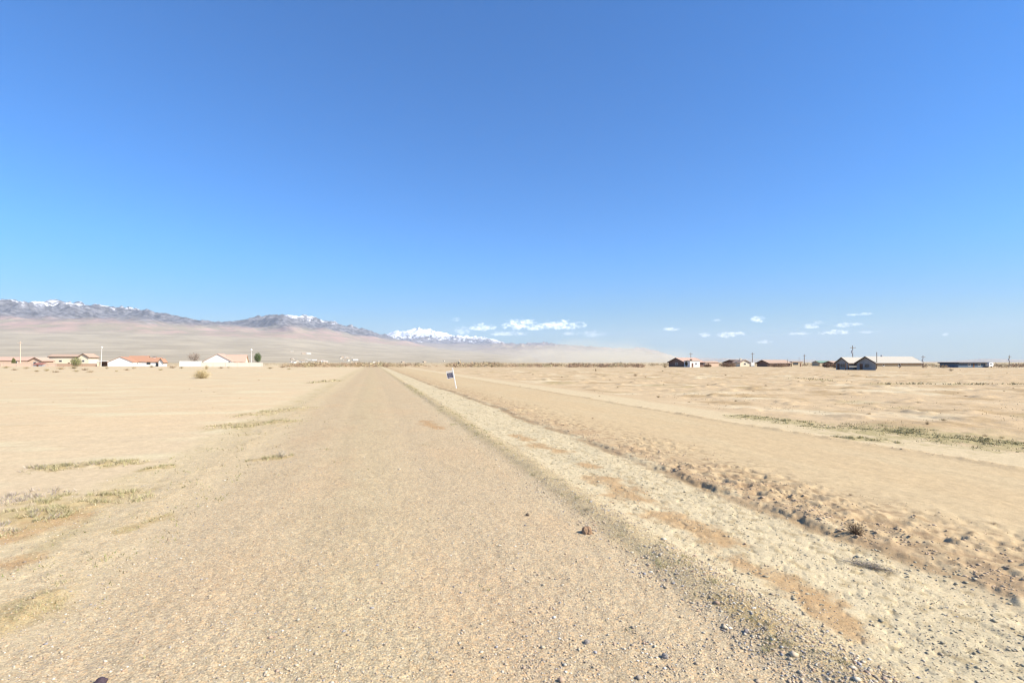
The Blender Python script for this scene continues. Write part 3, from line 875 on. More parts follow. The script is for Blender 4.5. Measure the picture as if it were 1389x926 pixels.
def gable(parent, x0, y0, lx, ly, axis, eave, ridge, wm, rm, over=.5, th=.18, trim=None, wname='wall', rname='roof', gable_end_trim=None):
    """gabled volume with its near corner at x0,y0 in the thing's frame; returns wall"""
    w = MB()
    if axis == 'x':
        w.poly([(x0, y0, 0), (x0, y0+ly, 0), (x0, y0+ly, eave), (x0, y0+ly/2, ridge), (x0, y0, eave)], (lx, 0, 0))
    else:
        w.poly([(x0, y0, 0), (x0+lx, y0, 0), (x0+lx, y0, eave), (x0+lx/2, y0, ridge), (x0, y0, eave)], (0, ly, 0))
    wall = w.build(wname, wm, parent)
    r = MB(); half = (ly if axis == 'x' else lx)/2; sl = (ridge-eave)/half
    for s in (-1, 1):
        e = half+over; drop = ridge-sl*e
        if axis == 'x':
            c = y0+ly/2; a = x0-over
            r.poly([(a, c, ridge+.02), (a, c+s*e, drop+.02), (a, c+s*e, drop+th), (a, c, ridge+th)], (lx+2*over, 0, 0))
        else:
            c = x0+lx/2; a = y0-over
            r.poly([(c, a, ridge+.02), (c+s*e, a, drop+.02), (c+s*e, a, drop+th), (c, a, ridge+th)], (0, ly+2*over, 0))
    roof = r.build(rname, rm, parent)
    if trim:
        f = MB()
        for s in (-1, 1):
            e = half+over+.02; drop = ridge-sl*e
            for end in (0, 1):
                if axis == 'x':
                    c = y0+ly/2; a = x0-over-.08 if end == 0 else x0+lx+over+.003
                    f.poly([(a, c, ridge-.16), (a, c+s*e, drop-.16), (a, c+s*e, drop+th+.02), (a, c, ridge+th+.02)], (.077, 0, 0))
                else:
                    c = x0+lx/2; a = y0-over-.08 if end == 0 else y0+ly+over+.003
                    f.poly([(c, a, ridge-.16), (c+s*e, a, drop-.16), (c+s*e, a, drop+th+.02), (c, a, ridge+th+.02)], (0, .077, 0))
            # eave fascia
            if axis == 'x':
                yy = y0+ly/2+s*(half+over+.04); f.box(x0-over, x0+lx+over, yy-.03, yy+.03, drop-.12, drop+th-.01)
            else:
                xx = x0+lx/2+s*(half+over+.04); f.box(xx-.03, xx+.03, y0-over, y0+ly+over, drop-.12, drop+th-.01)
        f.build('fascia', trim, parent)
    return wall, roof

def window(parent, face, a, z, w, h, at0, fr=M_white2):
    """face: 's' on plane y=at0, 'w' on x=at0, 'e' on x=at0"""
    t = .10
    f = MB(); p = MB()
    if face == 's':
        for (u0, u1, v0, v1) in ((a-w/2-.08, a+w/2+.08, z+h/2, z+h/2+.1), (a-w/2-.08, a+w/2+.08, z-h/2-.1, z-h/2), (a-w/2-.08, a-w/2, z-h/2, z+h/2), (a+w/2, a+w/2+.08, z-h/2, z+h/2)):
            f.box(u0, u1, at0-t, at0-.003, v0, v1)
        p.box(a-w/2, a+w/2, at0-.04, at0-.003, z-h/2, z+h/2)
    else:
        x0, x1 = (at0-t, at0-.003) if face == 'w' else (at0+.003, at0+t)
        for (u0, u1, v0, v1) in ((a-w/2-.08, a+w/2+.08, z+h/2, z+h/2+.1), (a-w/2-.08, a+w/2+.08, z-h/2-.1, z-h/2), (a-w/2-.08, a-w/2, z-h/2, z+h/2), (a+w/2, a+w/2+.08, z-h/2, z+h/2)):
            f.box(x0, x1, u0, u1, v0, v1)
        x0, x1 = (at0-.04, at0-.003) if face == 'w' else (at0+.003, at0+.04)
        p.box(x0, x1, a-w/2, a+w/2, z-h/2, z+h/2)
    o = f.build('window', fr, parent); p.build('pane', M_glass, o)
def door(parent, face, a, w, h, at0, m=M_door):
    p = MB()
    if face == 's': p.box(a-w/2, a+w/2, at0-.06, at0-.003, 0.02, h)
    elif face == 'w': p.box(at0-.06, at0-.003, a-w/2, a+w/2, 0.02, h)
    else: p.box(at0+.003, at0+.06, a-w/2, a+w/2, 0.02, h)
    return p.build('door', m, parent)
def lenx(px0, d0, px1):
    """length along world +x from (px0,d0) so that the end shows at px1"""
    r0 = (px0-694.5)/F*d0; k = (px1-694.5)/F
    return (k*d0-r0)/(RT[0]-k*FW[0])
def leny(px0, d0, px1):
    r0 = (px0-694.5)/F*d0; k = (px1-694.5)/F
    return (k*d0-r0)/(RT[1]-k*FW[1])
def house_at(name, label, px, depth, cat='house', group=None):
    x, y = at(px, depth)
    return thing(name, label, cat, (x, y, H(x, y)), 0, group)

# big pale house on the right: near (south-west) corner at px 1188
d = 158.
hj = house_at('ranch_house', 'long low tan house with pale metal roof and shaded dark gables, largest on the right', 1188, d)
L = lenx(1188, d, 1250); W = leny(1188, d, 1162)
gable(hj, 0, 0, L, W, 'x', 2.35, zat(482.5, d+4)-.3, M_tan, M_paleroof, .45, .16, M_brown)
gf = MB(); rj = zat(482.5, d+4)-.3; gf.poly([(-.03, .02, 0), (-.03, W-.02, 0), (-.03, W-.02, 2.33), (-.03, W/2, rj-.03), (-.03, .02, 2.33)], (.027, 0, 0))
gf.build('gable_shade_panel', M_shadegrey, hj)  # panel darkens the tan west gable, its shade painted as grey
window(hj, 's', L*.50, 1.65, .7, .8, 0); window(hj, 's', L*.16, 1.6, .5, .5, 0)
window(hj, 'w', W*.45, 1.4, 1.4, 1.0, -.03, M_shadegrey); door(hj, 'w', W*.75, 1.0, 2.0, -.03)
gable(hj, -1.6, W+1.5, 9, 4.6, 'x', 2.35, 4.0, M_shadegrey, M_paleroof, .4, .16, M_brown, 'wing_wall', 'wing_roof')  # wing walls take the same painted shade
q = MB()
for yy in (W+.3, W+1.3): q.box(-3.0, -2.8, yy, yy+.2, 0, 2.3)
q.build('porch_post', M_brown, hj)
window(hj, 'w', W+3.6, 1.4, 1.6, 1.0, -1.6, M_shadegrey); door(hj, 'w', W+5.2, .9, 2.0, -1.6)
MB().box(L*.33, L*.33+.5, W*.5-.25, W*.5+.25, 4.0, 4.75).build('roof_vent', M_metal, hj)
MB().box(L*.52-.1, L*.52+.1, -.2, -.003, .9, 1.5).build('meter_box', M_brown, hj)
MB().box(.2, .34, -.16, -.02, .5, 5.6).build('mast', M_wood, hj)

# dark flat-roofed house, far right
d = 235.
hk = house_at('low_house', 'long low house with dark flat roof near the right edge', 1300, d)
L = lenx(1300, d, 1341)
MB().box(0, L, 0, 8, 0, 1.95).build('wall', M_blue, hk)
MB().box(-.7, L+.5, -.8, 8.5, 1.95, 2.45).build('roof', M_darkroof, hk)
window(hk, 's', L*.35, 1.2, 1.6, .8, 0); window(hk, 's', L*.68, 1.2, 1.6, .8, 0); door(hk, 's', L*.5, .9, 1.8, 0)
tr = house_at('camper_trailer', 'small white trailer parked at the end of the dark flat-roofed house', 1342, 238., 'trailer')
t = MB(); t.poly([(0, 0, .45), (2.3, 0, .45), (2.75, 0, 1.2), (2.5, 0, 2.3), (.2, 0, 2.35), (0, 0, 2.1)], (0, 2.1, 0)); t.build('body', M_white2, tr)
for yy in (-.05, 1.95): MB().tube((1.3, yy, .33), (1.3, yy+.2, .33), .33, n=12).build('wheel', M_darkroof, tr)
MB().box(.6, 1.5, -.03, -.003, 1.3, 1.9).build('window', M_glass, tr)

# dark gabled house with pink roof
d = 262.
he = house_at('gabled_house', 'house with a nearly black gable and pinkish roof, left end of the right-hand row', 929, d)
W = leny(929, d, 907); 
gable(he, 0, 0, 11, W, 'x', 2.4, zat(485.5, d+7), M_darkwall, M_pink, .6, .2, M_brown)
window(he, 'w', W*.5, 1.6, 1.5, 1.1, 0); door(he, 's', 3, 1.0, 2.0, 0)
he2 = house_at('white_house', 'small bright white flat-topped building beside the black gabled house', 936, 255.)
MB().box(0, 5.6, 0, 5, 0, 3.0).build('wall', M_white, he2)
MB().box(-.2, 5.8, -.2, 5.2, 3.0, 3.25).build('roof', M_paleroof, he2)
window(he2, 's', 3.4, 1.7, .8, .8, 0); door(he2, 's', 1.4, .9, 2.0, 0)
MB().box(1.6, 2.5, 1.8, 2.6, 3.25, 4.0).build('rooftop_cooler', M_brown, he2)
hs = house_at('low_shed', 'low pale pink shed right of the bright white building', 957, 300.)
gable(hs, 0, 0, 9, 5, 'x', 2.2, 3.0, M_peach, M_tanroof, .3, .15)
door(hs, 's', 2.0, 1.0, 1.9, 0)

# second dark gable and tan house
d = 300.
hf = house_at('gabled_house', 'brown-roofed house with dark gable, middle of the right-hand row', 1000, d)
W = leny(1000, d, 981)
gable(hf, 0, 0, 9, W, 'x', 2.2, zat(488.2, d+6), M_darkwall, M_brown, .6, .2, M_brown)
window(hf, 'w', W*.5, 1.4, 1.4, 1.0, 0)
hg = house_at('tan_house', 'cream house with small chimney beside a utility pole, middle of the right-hand row', 1004, 288.)
gable(hg, 0, 0, 6.2, 6, 'y', 2.3, 3.7, M_cream, M_tanroof, .5, .2)
MB().box(1.8, 2.5, 2, 2.8, 3.0, 4.7).build('chimney', M_cream, hg)
window(hg, 's', 3.1, 1.5, 1.2, .9, 0)
MB().box(0, 2.2, -.0, 2.4, 0, 2.3).build('wall', M_white, house_at('white_shed', 'tiny white shed at the foot of the utility pole', 1019, 290., 'shed'))
# long dark house
d = 280.
hh = house_at('long_house', 'long low house with brown roof and deep dark porch in the right-hand row', 1043, d)
L = lenx(1043, d, 1072)
gable(hh, 0, 0, L, 9, 'x', 2.0, zat(488.5, d+5), M_darkwall, M_tanroof, .7, .2, M_brown)
window(hh, 's', L*.3, 1.3, 1.5, .9, 0); door(hh, 's', L*.6, 1.0, 1.9, 0); window(hh, 's', L*.8, 1.3, 1.5, .9, 0)
for k in range(4): MB().box(.3+k*(L-.8)/3, .5+k*(L-.8)/3, -.62, -.42, 0, 1.75).build('porch_post', M_tan, hh)
hi = house_at('tan_house', 'flat tan house with one wide dark window right of the long porch house', 1074, 285.)
MB().box(0, 7.2, 0, 7, 0, 2.5).build('wall', M_tan, hi)
MB().box(-.3, 7.5, -.3, 7.3, 2.5, 2.85).build('roof', M_tanroof, hi)
window(hi, 's', 2.6, 1.6, 3.2, 1.0, 0, M_brown); door(hi, 's', 6, .9, 1.9, 0)
hgn = house_at('green_roofed_shed', 'long shed with low green roof behind the brush on the right', 1112, 330., 'shed')
gable(hgn, 0, 0, 11, 6, 'x', 2.2, 3.2, M_tan, M_green, .4, .15); door(hgn, 's', 3, 1.6, 1.9, 0)
hbr = house_at('brown_house', 'brown low building behind the shrubs just left of the big pale house', 1130, 300.)
gable(hbr, 0, 0, 9, 6, 'x', 2.1, 3.0, M_door, M_tanroof, .4, .15); window(hbr, 's', 5, 1.3, 1.2, .8, 0)

# left: peach house
d = 315.
ha = house_at('peach_house', 'peach house with pink roof and dark-edged gable, farthest left', -30, d)
L = lenx(-30, d, 36)
gable(ha, 0, 2, L, 10, 'x', 3.6, 5.6, M_peach, M_pink, .5, .2)
window(ha, 's', L*.74, 2.2, 1.2, 1.3, 2)
L2 = lenx(39, d-8, 56)
x2, y2 = at(39, d-8); ox, oy = x2-ha.location.x, y2-ha.location.y
gable(ha, ox, oy, L2, 12, 'y', 3.3, 5.2, M_peach, M_pink, .6, .2, M_brown, 'gable_wall', 'gable_roof')
window(ha, 's', ox+L2*.5, 2.0, 1.6, 1.2, oy)
sh_ = house_at('red_roofed_shed', 'small shed with rusty red roof before the peach house gable', 45, 285., 'shed')
MB().box(0, 4.2, 0, 3, 0, 1.0).build('wall', M_metal, sh_); MB().poly([(-.3, -.4, 1.0), (4.5, -.4, 1.0), (4.5, 3.3, 2.0), (-.3, 3.3, 2.0)], (0, 0, .15)).build('roof', mat('rusty_red_roof', (.30,.13,.10), var=.2), sh_)
door(sh_, 's', 2, .9, .95, 0)
# cream house with brown roof edge
d = 320.
hb = house_at('cream_house', 'cream house with brown-edged roof and gable at its right end, behind the green bush', 62, d)
L = lenx(62, d, 108)
gable(hb, 0, 3, L, 9, 'x', zat(483.5, d), zat(480.5, d), M_cream, M_tanroof, .5, .25, M_brown)
L2 = lenx(106, d-4, 120); x2, y2 = at(106, d-4); ox, oy = x2-hb.location.x, y2-hb.location.y
gable(hb, ox, oy, L2, 12, 'y', zat(483.6, d)-.2, zat(479.8, d), M_cream, M_tanroof, .6, .25, M_brown, 'gable_wall', 'gable_roof')
window(hb, 's', ox+L2*.5, 3.2, 1.3, 1.1, oy); window(hb, 's', L*.35, 3.2, 1.6, 1.1, 3); door(hb, 's', L*.6, 1, 2.2, 3)
# carport
cp = house_at('carport', 'flat-roofed open carport between the cream house and the white gabled house', 131, 300., 'carport')
L = lenx(131, 300, 146)
MB().box(0, L, 0, 5, 2.9, 3.15).build('roof', M_white2, cp)
for k in range(4): MB().box([.1, L-.3][k % 2], [.3, L-.1][k % 2], [.2, 4.6][k//2], [.4, 4.8][k//2], 0, 2.9).build('post', M_peach, cp)
MB().box(.4, L-.4, 4.82, 4.98, 0, 2.9).build('back_panel', M_door, cp)
# white gabled house with orange tiles
d = 300.
hc = house_at('white_gabled_house', 'white house with a broad gable and orange tile roof trailing to its right', 146, d)
L = lenx(146, d, 180)
gable(hc, 0, 0, L, 16, 'y', 2.5, zat(484, d), M_white, M_orange, .35, .2)
x2, y2 = at(180, d+10); ox, oy = x2-hc.location.x-3, y2-hc.location.y
L2 = lenx(178, d+10, 198)
gable(hc, ox, oy, L2+2, 9, 'x', 3.0, zat(482.8, d+14), M_white, M_orange, .5, .2, None, 'side_wall', 'side_roof')
window(hc, 's', ox+L2*.7, 1.6, 1.0, 1.0, oy)
window(hc, 'e', 6, 1.6, 1.2, 1.0, L)
hc2 = house_at('white_tiled_house', 'smaller white house with orange tiles and a domed white chimney, right of the broad gable', 197, d+2)
L = lenx(197, d+2, 215)
gable(hc2, 0, 0, L, 8, 'x', 2.8, zat(485, d+6), M_white, M_orange, .5, .2)
window(hc2, 's', L*.25, 1.8, 1.8, 1.2, 0, M_brown); door(hc2, 's', L*.9, 1.4, 2.2, 0, M_glass)
L2 = lenx(215, d-1, 221); x2, y2 = at(215, d-1); ox, oy = x2-hc2.location.x, y2-hc2.location.y
gable(hc2, ox, oy, L2, 6, 'y', 2.8, 4.5, M_white, M_orange, .5, .2, M_brown, 'entry_wall', 'entry_roof')
ch = MB().box(L*.42, L*.42+1.2, 3.6, 4.8, 4.2, 5.6).build('chimney', M_white, hc2); MB().box(L*.42-.2, L*.42+1.4, 3.4, 5.0, 5.6, 5.85).build('chimney_cap', M_door, ch)
# white walled house
d = 300.
hd = house_at('white_walled_house', 'white house with the widest gable and pale pink roof behind a yard wall', 276, d)
L = lenx(276, d, 314)
gable(hd, 0, 0, L, 15, 'y', 3.0, zat(480, d), M_white, M_pink, .4, .2)
window(hd, 's', L*.92, 2.6, .7, .7, 0)
x2, y2 = at(312, d+9); ox, oy = x2-hd.location.x, y2-hd.location.y
L2 = lenx(312, d+9, 332)
gable(hd, ox-2, oy, L2+2, 8, 'x', 3.0, zat(481.5, d+12), M_cream, M_pink, .6, .2, None, 'side_wall', 'side_roof')
window(hd, 's', ox+L2*.3, 2.4, 1.6, 1.0, oy, M_brown); window(hd, 's', ox+L2*.75, 2.4, 1.6, 1.0, oy, M_brown)
window(hd, 'e', 7, 2.2, 1.6, 1.0, L, M_brown)
# yard walls
def yard_wall(label, px0, px1, depth, h, m, name='yard_wall'):
    o = house_at(name, label, px0, depth, 'wall')
    L = lenx(px0, depth, px1)
    w = MB().box(0, L, 0, .25, 0, h-.12); w.build('wall_panel', m, o)
    MB().box(-.05, L+.05, -.05, .30, h-.12, h).build('cap', m, o)
    for k in range(0, max(2, int(L/6))+1): MB().box(k*L/max(2, int(L/6))-.2, k*L/max(2, int(L/6))+.2, -.1, -.003, 0, h-.12).build('pier', m, o)
    return o
yard_wall('taller white yard wall left of the widest white gable', 244, 273, 290., 3.1, M_white)
yard_wall('pale low yard wall running before the widest white gable', 273, 356, 275., 2.3, M_blockp)
yard_wall('pink block wall before the peach house at the left edge', -20, 44, 290., 1.9, M_block)
yard_wall('peach block wall between the red-roofed shed and the cream house', 56, 76, 292., 1.9, M_block)
yard_wall('brownish low wall below the cream house', 76, 131, 300., 1.6, mat('brown_block_wall', (.42,.29,.21), var=.1))

# ------------------------------------------------------------------ poles and lamps
def utility_pole(px, ytop, depth, m, label, arm=True, box=False, r=.14, lean=0):
    x, y = at(px, depth); z0 = H(x, y); h = zat(ytop, depth)-z0
    o = thing('utility_pole', label, 'pole', (x, y, z0)); o.rotation_euler = (0, lean, 0)
    MB().tube((0, 0, -.2), (0, 0, h), r*1.25, r*.8, 10).build('pole', m, o)
    if arm:
        MB().box(-1.2, 1.2, -.06-r, -r-.003, h-.9, h-.72).build('crossarm', m, o)
        for u in (-1.1, -.55, .55, 1.1):
            MB().tube((u, -r-.03, h-.72), (u, -r-.03, h-.5), .05, .03, 6).build('insulator', M_metal, o)
    if box:
        MB().tube((-.45, -.1, h-2.8), (-.45, -.1, h-1.7), .30, n=12).build('transformer', M_metal, o)
    return o
utility_pole(27.5, 463, 300, M_palepole, 'pale wooden utility pole over the peach house at the far left', r=.22)
utility_pole(937, 478, 290, M_wood, 'dark utility pole rising behind the bright white building')
utility_pole(1020.5, 478, 300, M_wood, 'dark utility pole beside the cream house with small chimney', r=.18)
utility_pole(1091, 480.5, 320, M_wood, 'plain utility pole left of the green-roofed shed', r=.2)
utility_pole(1084, 484, 420, M_metal, 'faint thin utility pole just left of a darker one', r=.14)
utility_pole(1157, 468.5, 185, M_wood, 'tallest utility pole, with transformer, above the wing of the big pale house', box=True, r=.13, lean=-.02)
utility_pole(1252, 482, 240, M_wood, 'utility pole at the right end of the big pale house', box=True)
utility_pole(1369, 481.5, 260, M_wood, 'utility pole near the right picture edge', r=.14, box=True)
utility_pole(1068, 487, 280, M_wood, 'short pole above the long porch house', arm=False, r=.12)
def street_lamp(px, ytop, depth, label, lean=0):
    x, y = at(px, depth); z0 = H(x, y); h = zat(ytop, depth)-z0
    o = thing('yard_lamp', label, 'lamp', (x, y, z0)); o.rotation_euler = (0, lean, 0)
    MB().tube((0, 0, 0), (0, 0, h-.8), .12, .08, 8).build('pole', M_white2, o)
    MB().ball((0, 0, h-.4), .5, 10, 8).build('lamp_globe', M_white2, o)
    return o
street_lamp(137, 470, 290, 'white globe lamp on a pole above the carport', .04)
street_lamp(341, 473.5, 285, 'white globe lamp on a pole left of the green tree')

# ------------------------------------------------------------------ trees
def tree(px, depth, ytop, wpx, label, pal, name='tree', seed=1, bare=False, low=.3):
    x, y = at(px, depth); z0 = H(x, y); h = zat(ytop, depth)-z0; rad = wpx*depth/F/2
    g = np.random.default_rng(seed)
    o = thing(name, label, 'tree' if name != 'green_bush' else 'bush', (x, y, z0))
    t = MB(); t.tube((0, 0, -.1), (0, 0, h*.5), .16, .08, 8)
    ends = []
    for k in range(26 if bare else 9):
        a = g.uniform(0, 6.28); s0 = g.uniform(.12, .5)*h
        e = (math.cos(a)*rad*g.uniform(.4, .95), math.sin(a)*rad*g.uniform(.4, .95), g.uniform(.45, .98)*h)
        t.tube((0, 0, s0), e, .06, .02, 5); ends.append(e)
        if bare:
            for q in range(5):
                e2 = (e[0]+g.normal(0, .3)*rad, e[1]+g.normal(0, .3)*rad, e[2]+g.uniform(-.1, .15)*h)
                t.tube((e[0]*.7, e[1]*.7, s0+(e[2]-s0)*.7), e2, .03, .01, 4)
    t.build('trunk', M_wood, o)
    n = 900 if bare else 3200
    c = g.normal(0, 1, (n, 3)); c /= np.linalg.norm(c, axis=1)[:, None]
    c *= g.random((n, 1))**.35
    lob = 1+.35*fbm(c[:, 0]*2+seed, c[:, 1]*2+c[:, 2]*2, 3)[:, None]
    c = c*lob*np.array([rad, rad, h*(1-low)/2*1.0])+np.array([0, 0, h*(low+(1-low)/2)])
    l = .16*g.uniform(.6, 1.5, (n, 1)); d1 = g.normal(0, 1, (n, 3)); d2 = g.normal(0, 1, (n, 3))
    T = np.stack([c, c+d1*l, c+d2*l*.7], 1).reshape(-1, 3)
    T[:, 2] = np.maximum(T[:, 2], .02)
    C = np.repeat(pal[g.integers(0, len(pal), n)]*g.uniform(.7, 1.3, (n, 1)), 3, 0)
    add('crown', np_mesh('crown', T, np.arange(len(T)), 3, C), twig_mat, o)
    return o
tree(349.5, 290, 478.5, 9, 'dense green upright tree at the right end of the pale yard wall', P_([(.10,.15,.05),(.14,.18,.07),(.07,.11,.04)]), 'evergreen_tree', 3)
tree(263, 300, 478, 15, 'leafless brown tree behind the taller white yard wall', P_([(.30,.21,.15),(.36,.26,.19)]), 'bare_tree', 5, True)
tree(103, 295, 484.5, 13, 'olive green bush in front of the cream house', P_([(.20,.21,.07),(.16,.17,.06),(.26,.25,.10)]), 'green_bush', 7, low=.0)
tree(18.5, 300, 485.5, 4, 'small dark green bush against the peach house wall', P_([(.20,.21,.08),(.16,.17,.06)]), 'green_bush', 9, low=.0)
for i, (px, d, yt, w, lb) in enumerate([(933, 258, 488.5, 7, 'dark bush between the black gable and the bright white building'),
        (1137, 215, 492.5, 22, 'wide reddish brown bush left of the big pale house wing'),
        (1122, 240, 492.5, 12, 'smaller brown bush left of the wide reddish one'),
        (988, 262, 492, 22, 'wide brown bush before the dark gable in the middle of the right row'),
        (960, 262, 494, 10, 'low dark bush right of the bright white building'),
        (1056, 262, 492.5, 26, 'wide pinkish dry bush before the long porch house')]):
    tree(px, d, yt, w, lb, P_([(.27,.17,.12),(.32,.21,.15),(.22,.16,.09)]) if i else P_([(.12,.12,.07),(.16,.13,.08)]), 'dry_bush', 20+i, low=.0)

# ------------------------------------------------------------------ sign
x, y = gp(619, 527)
sg = thing('post_sign', 'leaning white post sign with dark printed panel beside the road', 'sign', (x, y, H(x, y)))
sg.rotation_euler = (0, R(-11), -TH-R(4))
M_panel = mat('dark_sign_panel', (.045,.045,.09), rough=.4, var=.2)
MB().box(-.04, .04, -.04, .04, -.25, 1.98).build('post', M_white2, sg, .008)
MB().box(-.68, -.045, -.035, .035, 1.66, 1.74).build('arm', M_white2, sg, .008)
for u in (-.56, -.16): MB().tube((u, 0, 1.602), (u, 0, 1.66), .008, n=6).build('hook', M_metal, sg)
pn = MB().box(-.62, -.10, -.012, .012, 1.08, 1.56).build('panel', M_panel, sg)
f = MB()
f.box(-.66, -.62, -.02, .02, 1.04, 1.60); f.box(-.10, -.06, -.02, .02, 1.04, 1.60); f.box(-.62, -.10, -.02, .02, 1.56, 1.60); f.box(-.62, -.10, -.02, .02, 1.04, 1.08)
f.build('frame', M_white2, sg)
M_grey = mat('sign_print', (.40,.38,.42), var=.3)
q = MB()
for (u0, u1, v0, v1) in ((-.58,-.36,1.47,1.50),(-.30,-.14,1.45,1.52),(-.54,-.26,1.37,1.41),(-.50,-.16,1.29,1.33),(-.55,-.16,1.15,1.21)):
    q.box(u0, u1, -.016, -.0125, v0, v1)
q.build('print', M_grey, pn)

# ------------------------------------------------------------------ far town on the slope
def town():
    w = MB().box(-6, 6, -4, 4, -.5, 3.0)
    specs = []
    for k in range(16): specs.append((rng.uniform(392, 402), rng.uniform(700, 900)))
    a = [(396,5200),(412,5000),(418,5100)]
    for k in range(30):
        px = [rng.uniform(392, 405), rng.uniform(400, 500), rng.uniform(420, 442), rng.uniform(500, 680)][k % 4]
        a.append((px, rng.uniform(1500, 3600)))
    for k in range(10): a.append((rng.uniform(462, 482), rng.uniform(3200, 4600)))
    walls = [MB().box(-w_/2, w_/2, -4, 4, -1.5, 3.0) for w_ in (10, 16)]
    first = None
    mats = [M_cream, M_tan, M_white]
    for i, (px, d) in enumerate(a):
        x, y = at(px, d); z = max(0, fan_z(px, d))
        if i < 3:
            o = thing('distant_house', 'tiny pale house in the far town below the mountains', 'house', (x, y, z), 0, 'far houses of the town below the mountains')
            wl = (10, 16, 22)[i]
            gable(o, -wl/2, -4, wl, 8, 'x', 3.2, 5.0, mats[i], [M_paleroof, M_tanroof, M_paleroof][i], .5, .25)
            first = (first or []) + [o]
        else:
            o = copy_tree(first[i % 3]); o.location = (x, y, z)
        o.rotation_euler = (0, 0, (i % 4)*.4); k_ = 2.4 if i < 3 else rng.uniform(.7, 1.3)*max(.75, d/2600); o.scale = (k_, k_, k_)
town()

# ------------------------------------------------------------------ light, sky, air
SUN_AZ, SUN_EL = 124.0, 38.0           # azimuth clockwise from +Y
sd = bpy.data.lights.new('sun', 'SUN'); sd.energy = 4.7; sd.angle = R(.53); sd.color = (1, .925, .79)
so = bpy.data.objects.new('sun', sd); COL.objects.link(so)
az, el = R(SUN_AZ), R(SUN_EL)
dirv = Vector((math.sin(az)*math.cos(el), math.cos(az)*math.cos(el), math.sin(el)))
so.rotation_euler = dirv.to_track_quat('Z', 'Y').to_euler()
so.location = dirv*50

W_ = bpy.data.worlds.new('World'); S.world = W_; W_.use_nodes = True
nt = W_.node_tree; N = nt.nodes; L_ = nt.links
bg = N['Background']; bg.inputs['Strength'].default_value = .079
sky = N.new('ShaderNodeTexSky'); sky.sky_type = 'NISHITA'; sky.sun_disc = False
sky.sun_elevation = el; sky.sun_rotation = az
sky.altitude = 800; sky.air_density = 1.15; sky.dust_density = .15; sky.ozone_density = 2.2
CL = [(706,439,22,7.5,1),(728,443,14,5,.8),(760,440,30,6.5,.95),(655,443,20,5,.8),(690,452,26,3.4,.6),(617,433,6,3,.4),(627,447,11,6,.5),(775,452,12,3,.5),(805,452,16,4.5,.5),
      (910,446,9,3,.75),(956,453,7,4,.65),(988,453,15,4.5,.95),(1004,452,7,3,.7),(1028,433,11,4,.75),(1036,463,10,2.6,.7),(972,434,6,2,.4),(1100,442,10,3.5,.75),(1110,437,7,2.5,.5),
      (1085,452,14,2.5,.6),(1135,450,20,3.5,.85),(1150,440,17,3.5,.6),(1168,426,16,2,.6),(1178,450,14,2,.4),(1283,453,5,2.5,.5),(745,470,0.1,.1,0)]
tc = N.new('ShaderNodeTexCoord'); sp = N.new('ShaderNodeSeparateXYZ'); L_.new(tc.outputs['Generated'], sp.inputs[0])
def M(op, a, b=None, c=None):
    n = N.new('ShaderNodeMath'); n.operation = op
    for k, s in enumerate((a, b, c)):
        if s is None: continue
        if isinstance(s, (int, float)): n.inputs[k].default_value = s
        else: L_.new(s, n.inputs[k])
    return n.outputs[0]
AZ = M('ARCTAN2', sp.outputs['X'], sp.outputs['Y']); EL = M('ARCSINE', sp.outputs['Z'])
cmb = N.new('ShaderNodeCombineXYZ'); L_.new(AZ, cmb.inputs[0]); L_.new(M('MULTIPLY', EL, 1.7), cmb.inputs[1])
nz = N.new('ShaderNodeTexNoise'); nz.inputs['Scale'].default_value = 70; nz.inputs['Detail'].default_value = 9; nz.inputs['Roughness'].default_value = .66
L_.new(cmb.outputs[0], nz.inputs['Vector'])
nv = M('MULTIPLY', M('SUBTRACT', nz.outputs['Fac'], .53), 4.4)
of = N.new('ShaderNodeVectorMath'); of.inputs[1].default_value = (.0035, .0045, 0); L_.new(cmb.outputs[0], of.inputs[0])
nz2 = N.new('ShaderNodeTexNoise'); nz2.inputs['Scale'].default_value = 70; nz2.inputs['Detail'].default_value = 4
L_.new(of.outputs[0], nz2.inputs['Vector'])
shadef = M('MINIMUM', M('MAXIMUM', M('ADD', M('MULTIPLY', M('SUBTRACT', nz2.outputs['Fac'], nz.outputs['Fac']), 4.0), .25), 0.0), 1.0)
tot = None; shade = None
for (px, py, hw, hh, s) in CL:
    if s == 0: continue
    ca = float(px_to_az(px)); ce = math.atan(float(tel(px, py)))
    co = math.cos(math.atan((px-694.5)/F))
    wa = hw/F*co*co*1.25; we = hh/F*co*1.35
    u = M('DIVIDE', M('SUBTRACT', AZ, ca), wa); v = M('DIVIDE', M('SUBTRACT', EL, ce-we*.25), we)
    # flat bases: the lower half is squeezed
    v = M('MULTIPLY', v, M('ADD', M('MULTIPLY', M('LESS_THAN', v, 0.0), .7), 1.0))
    q = M('SUBTRACT', 1.0, M('ADD', M('MULTIPLY', u, u), M('MULTIPLY', v, v)))
    q = M('MULTIPLY', M('SMOOTH_MIN', M('MAXIMUM', M('ADD', q, nv), 0.0), 1.0, .3), s)
    tot = q if tot is None else M('MAXIMUM', tot, q)
tot = M('MULTIPLY', M('POWER', M('MINIMUM', M('MULTIPLY', tot, .85), 1.0), 1.25), .95)
mix = N.new('ShaderNodeMixRGB'); L_.new(tot, mix.inputs['Fac'])
tint = N.new('ShaderNodeMixRGB'); tint.blend_type = 'MULTIPLY'; tint.inputs['Fac'].default_value = 1.0
tint.inputs['Color2'].default_value = (.40, .74, 1.26, 1); tint.name = 'sky_tint'
L_.new(sky.outputs['Color'], tint.inputs['Color1'])
lowt = N.new('ShaderNodeMixRGB'); lowt.inputs['Color1'].default_value = (.335, .45, .47, 1); lowt.inputs['Color2'].default_value = (.19, .70, 1.24, 1)
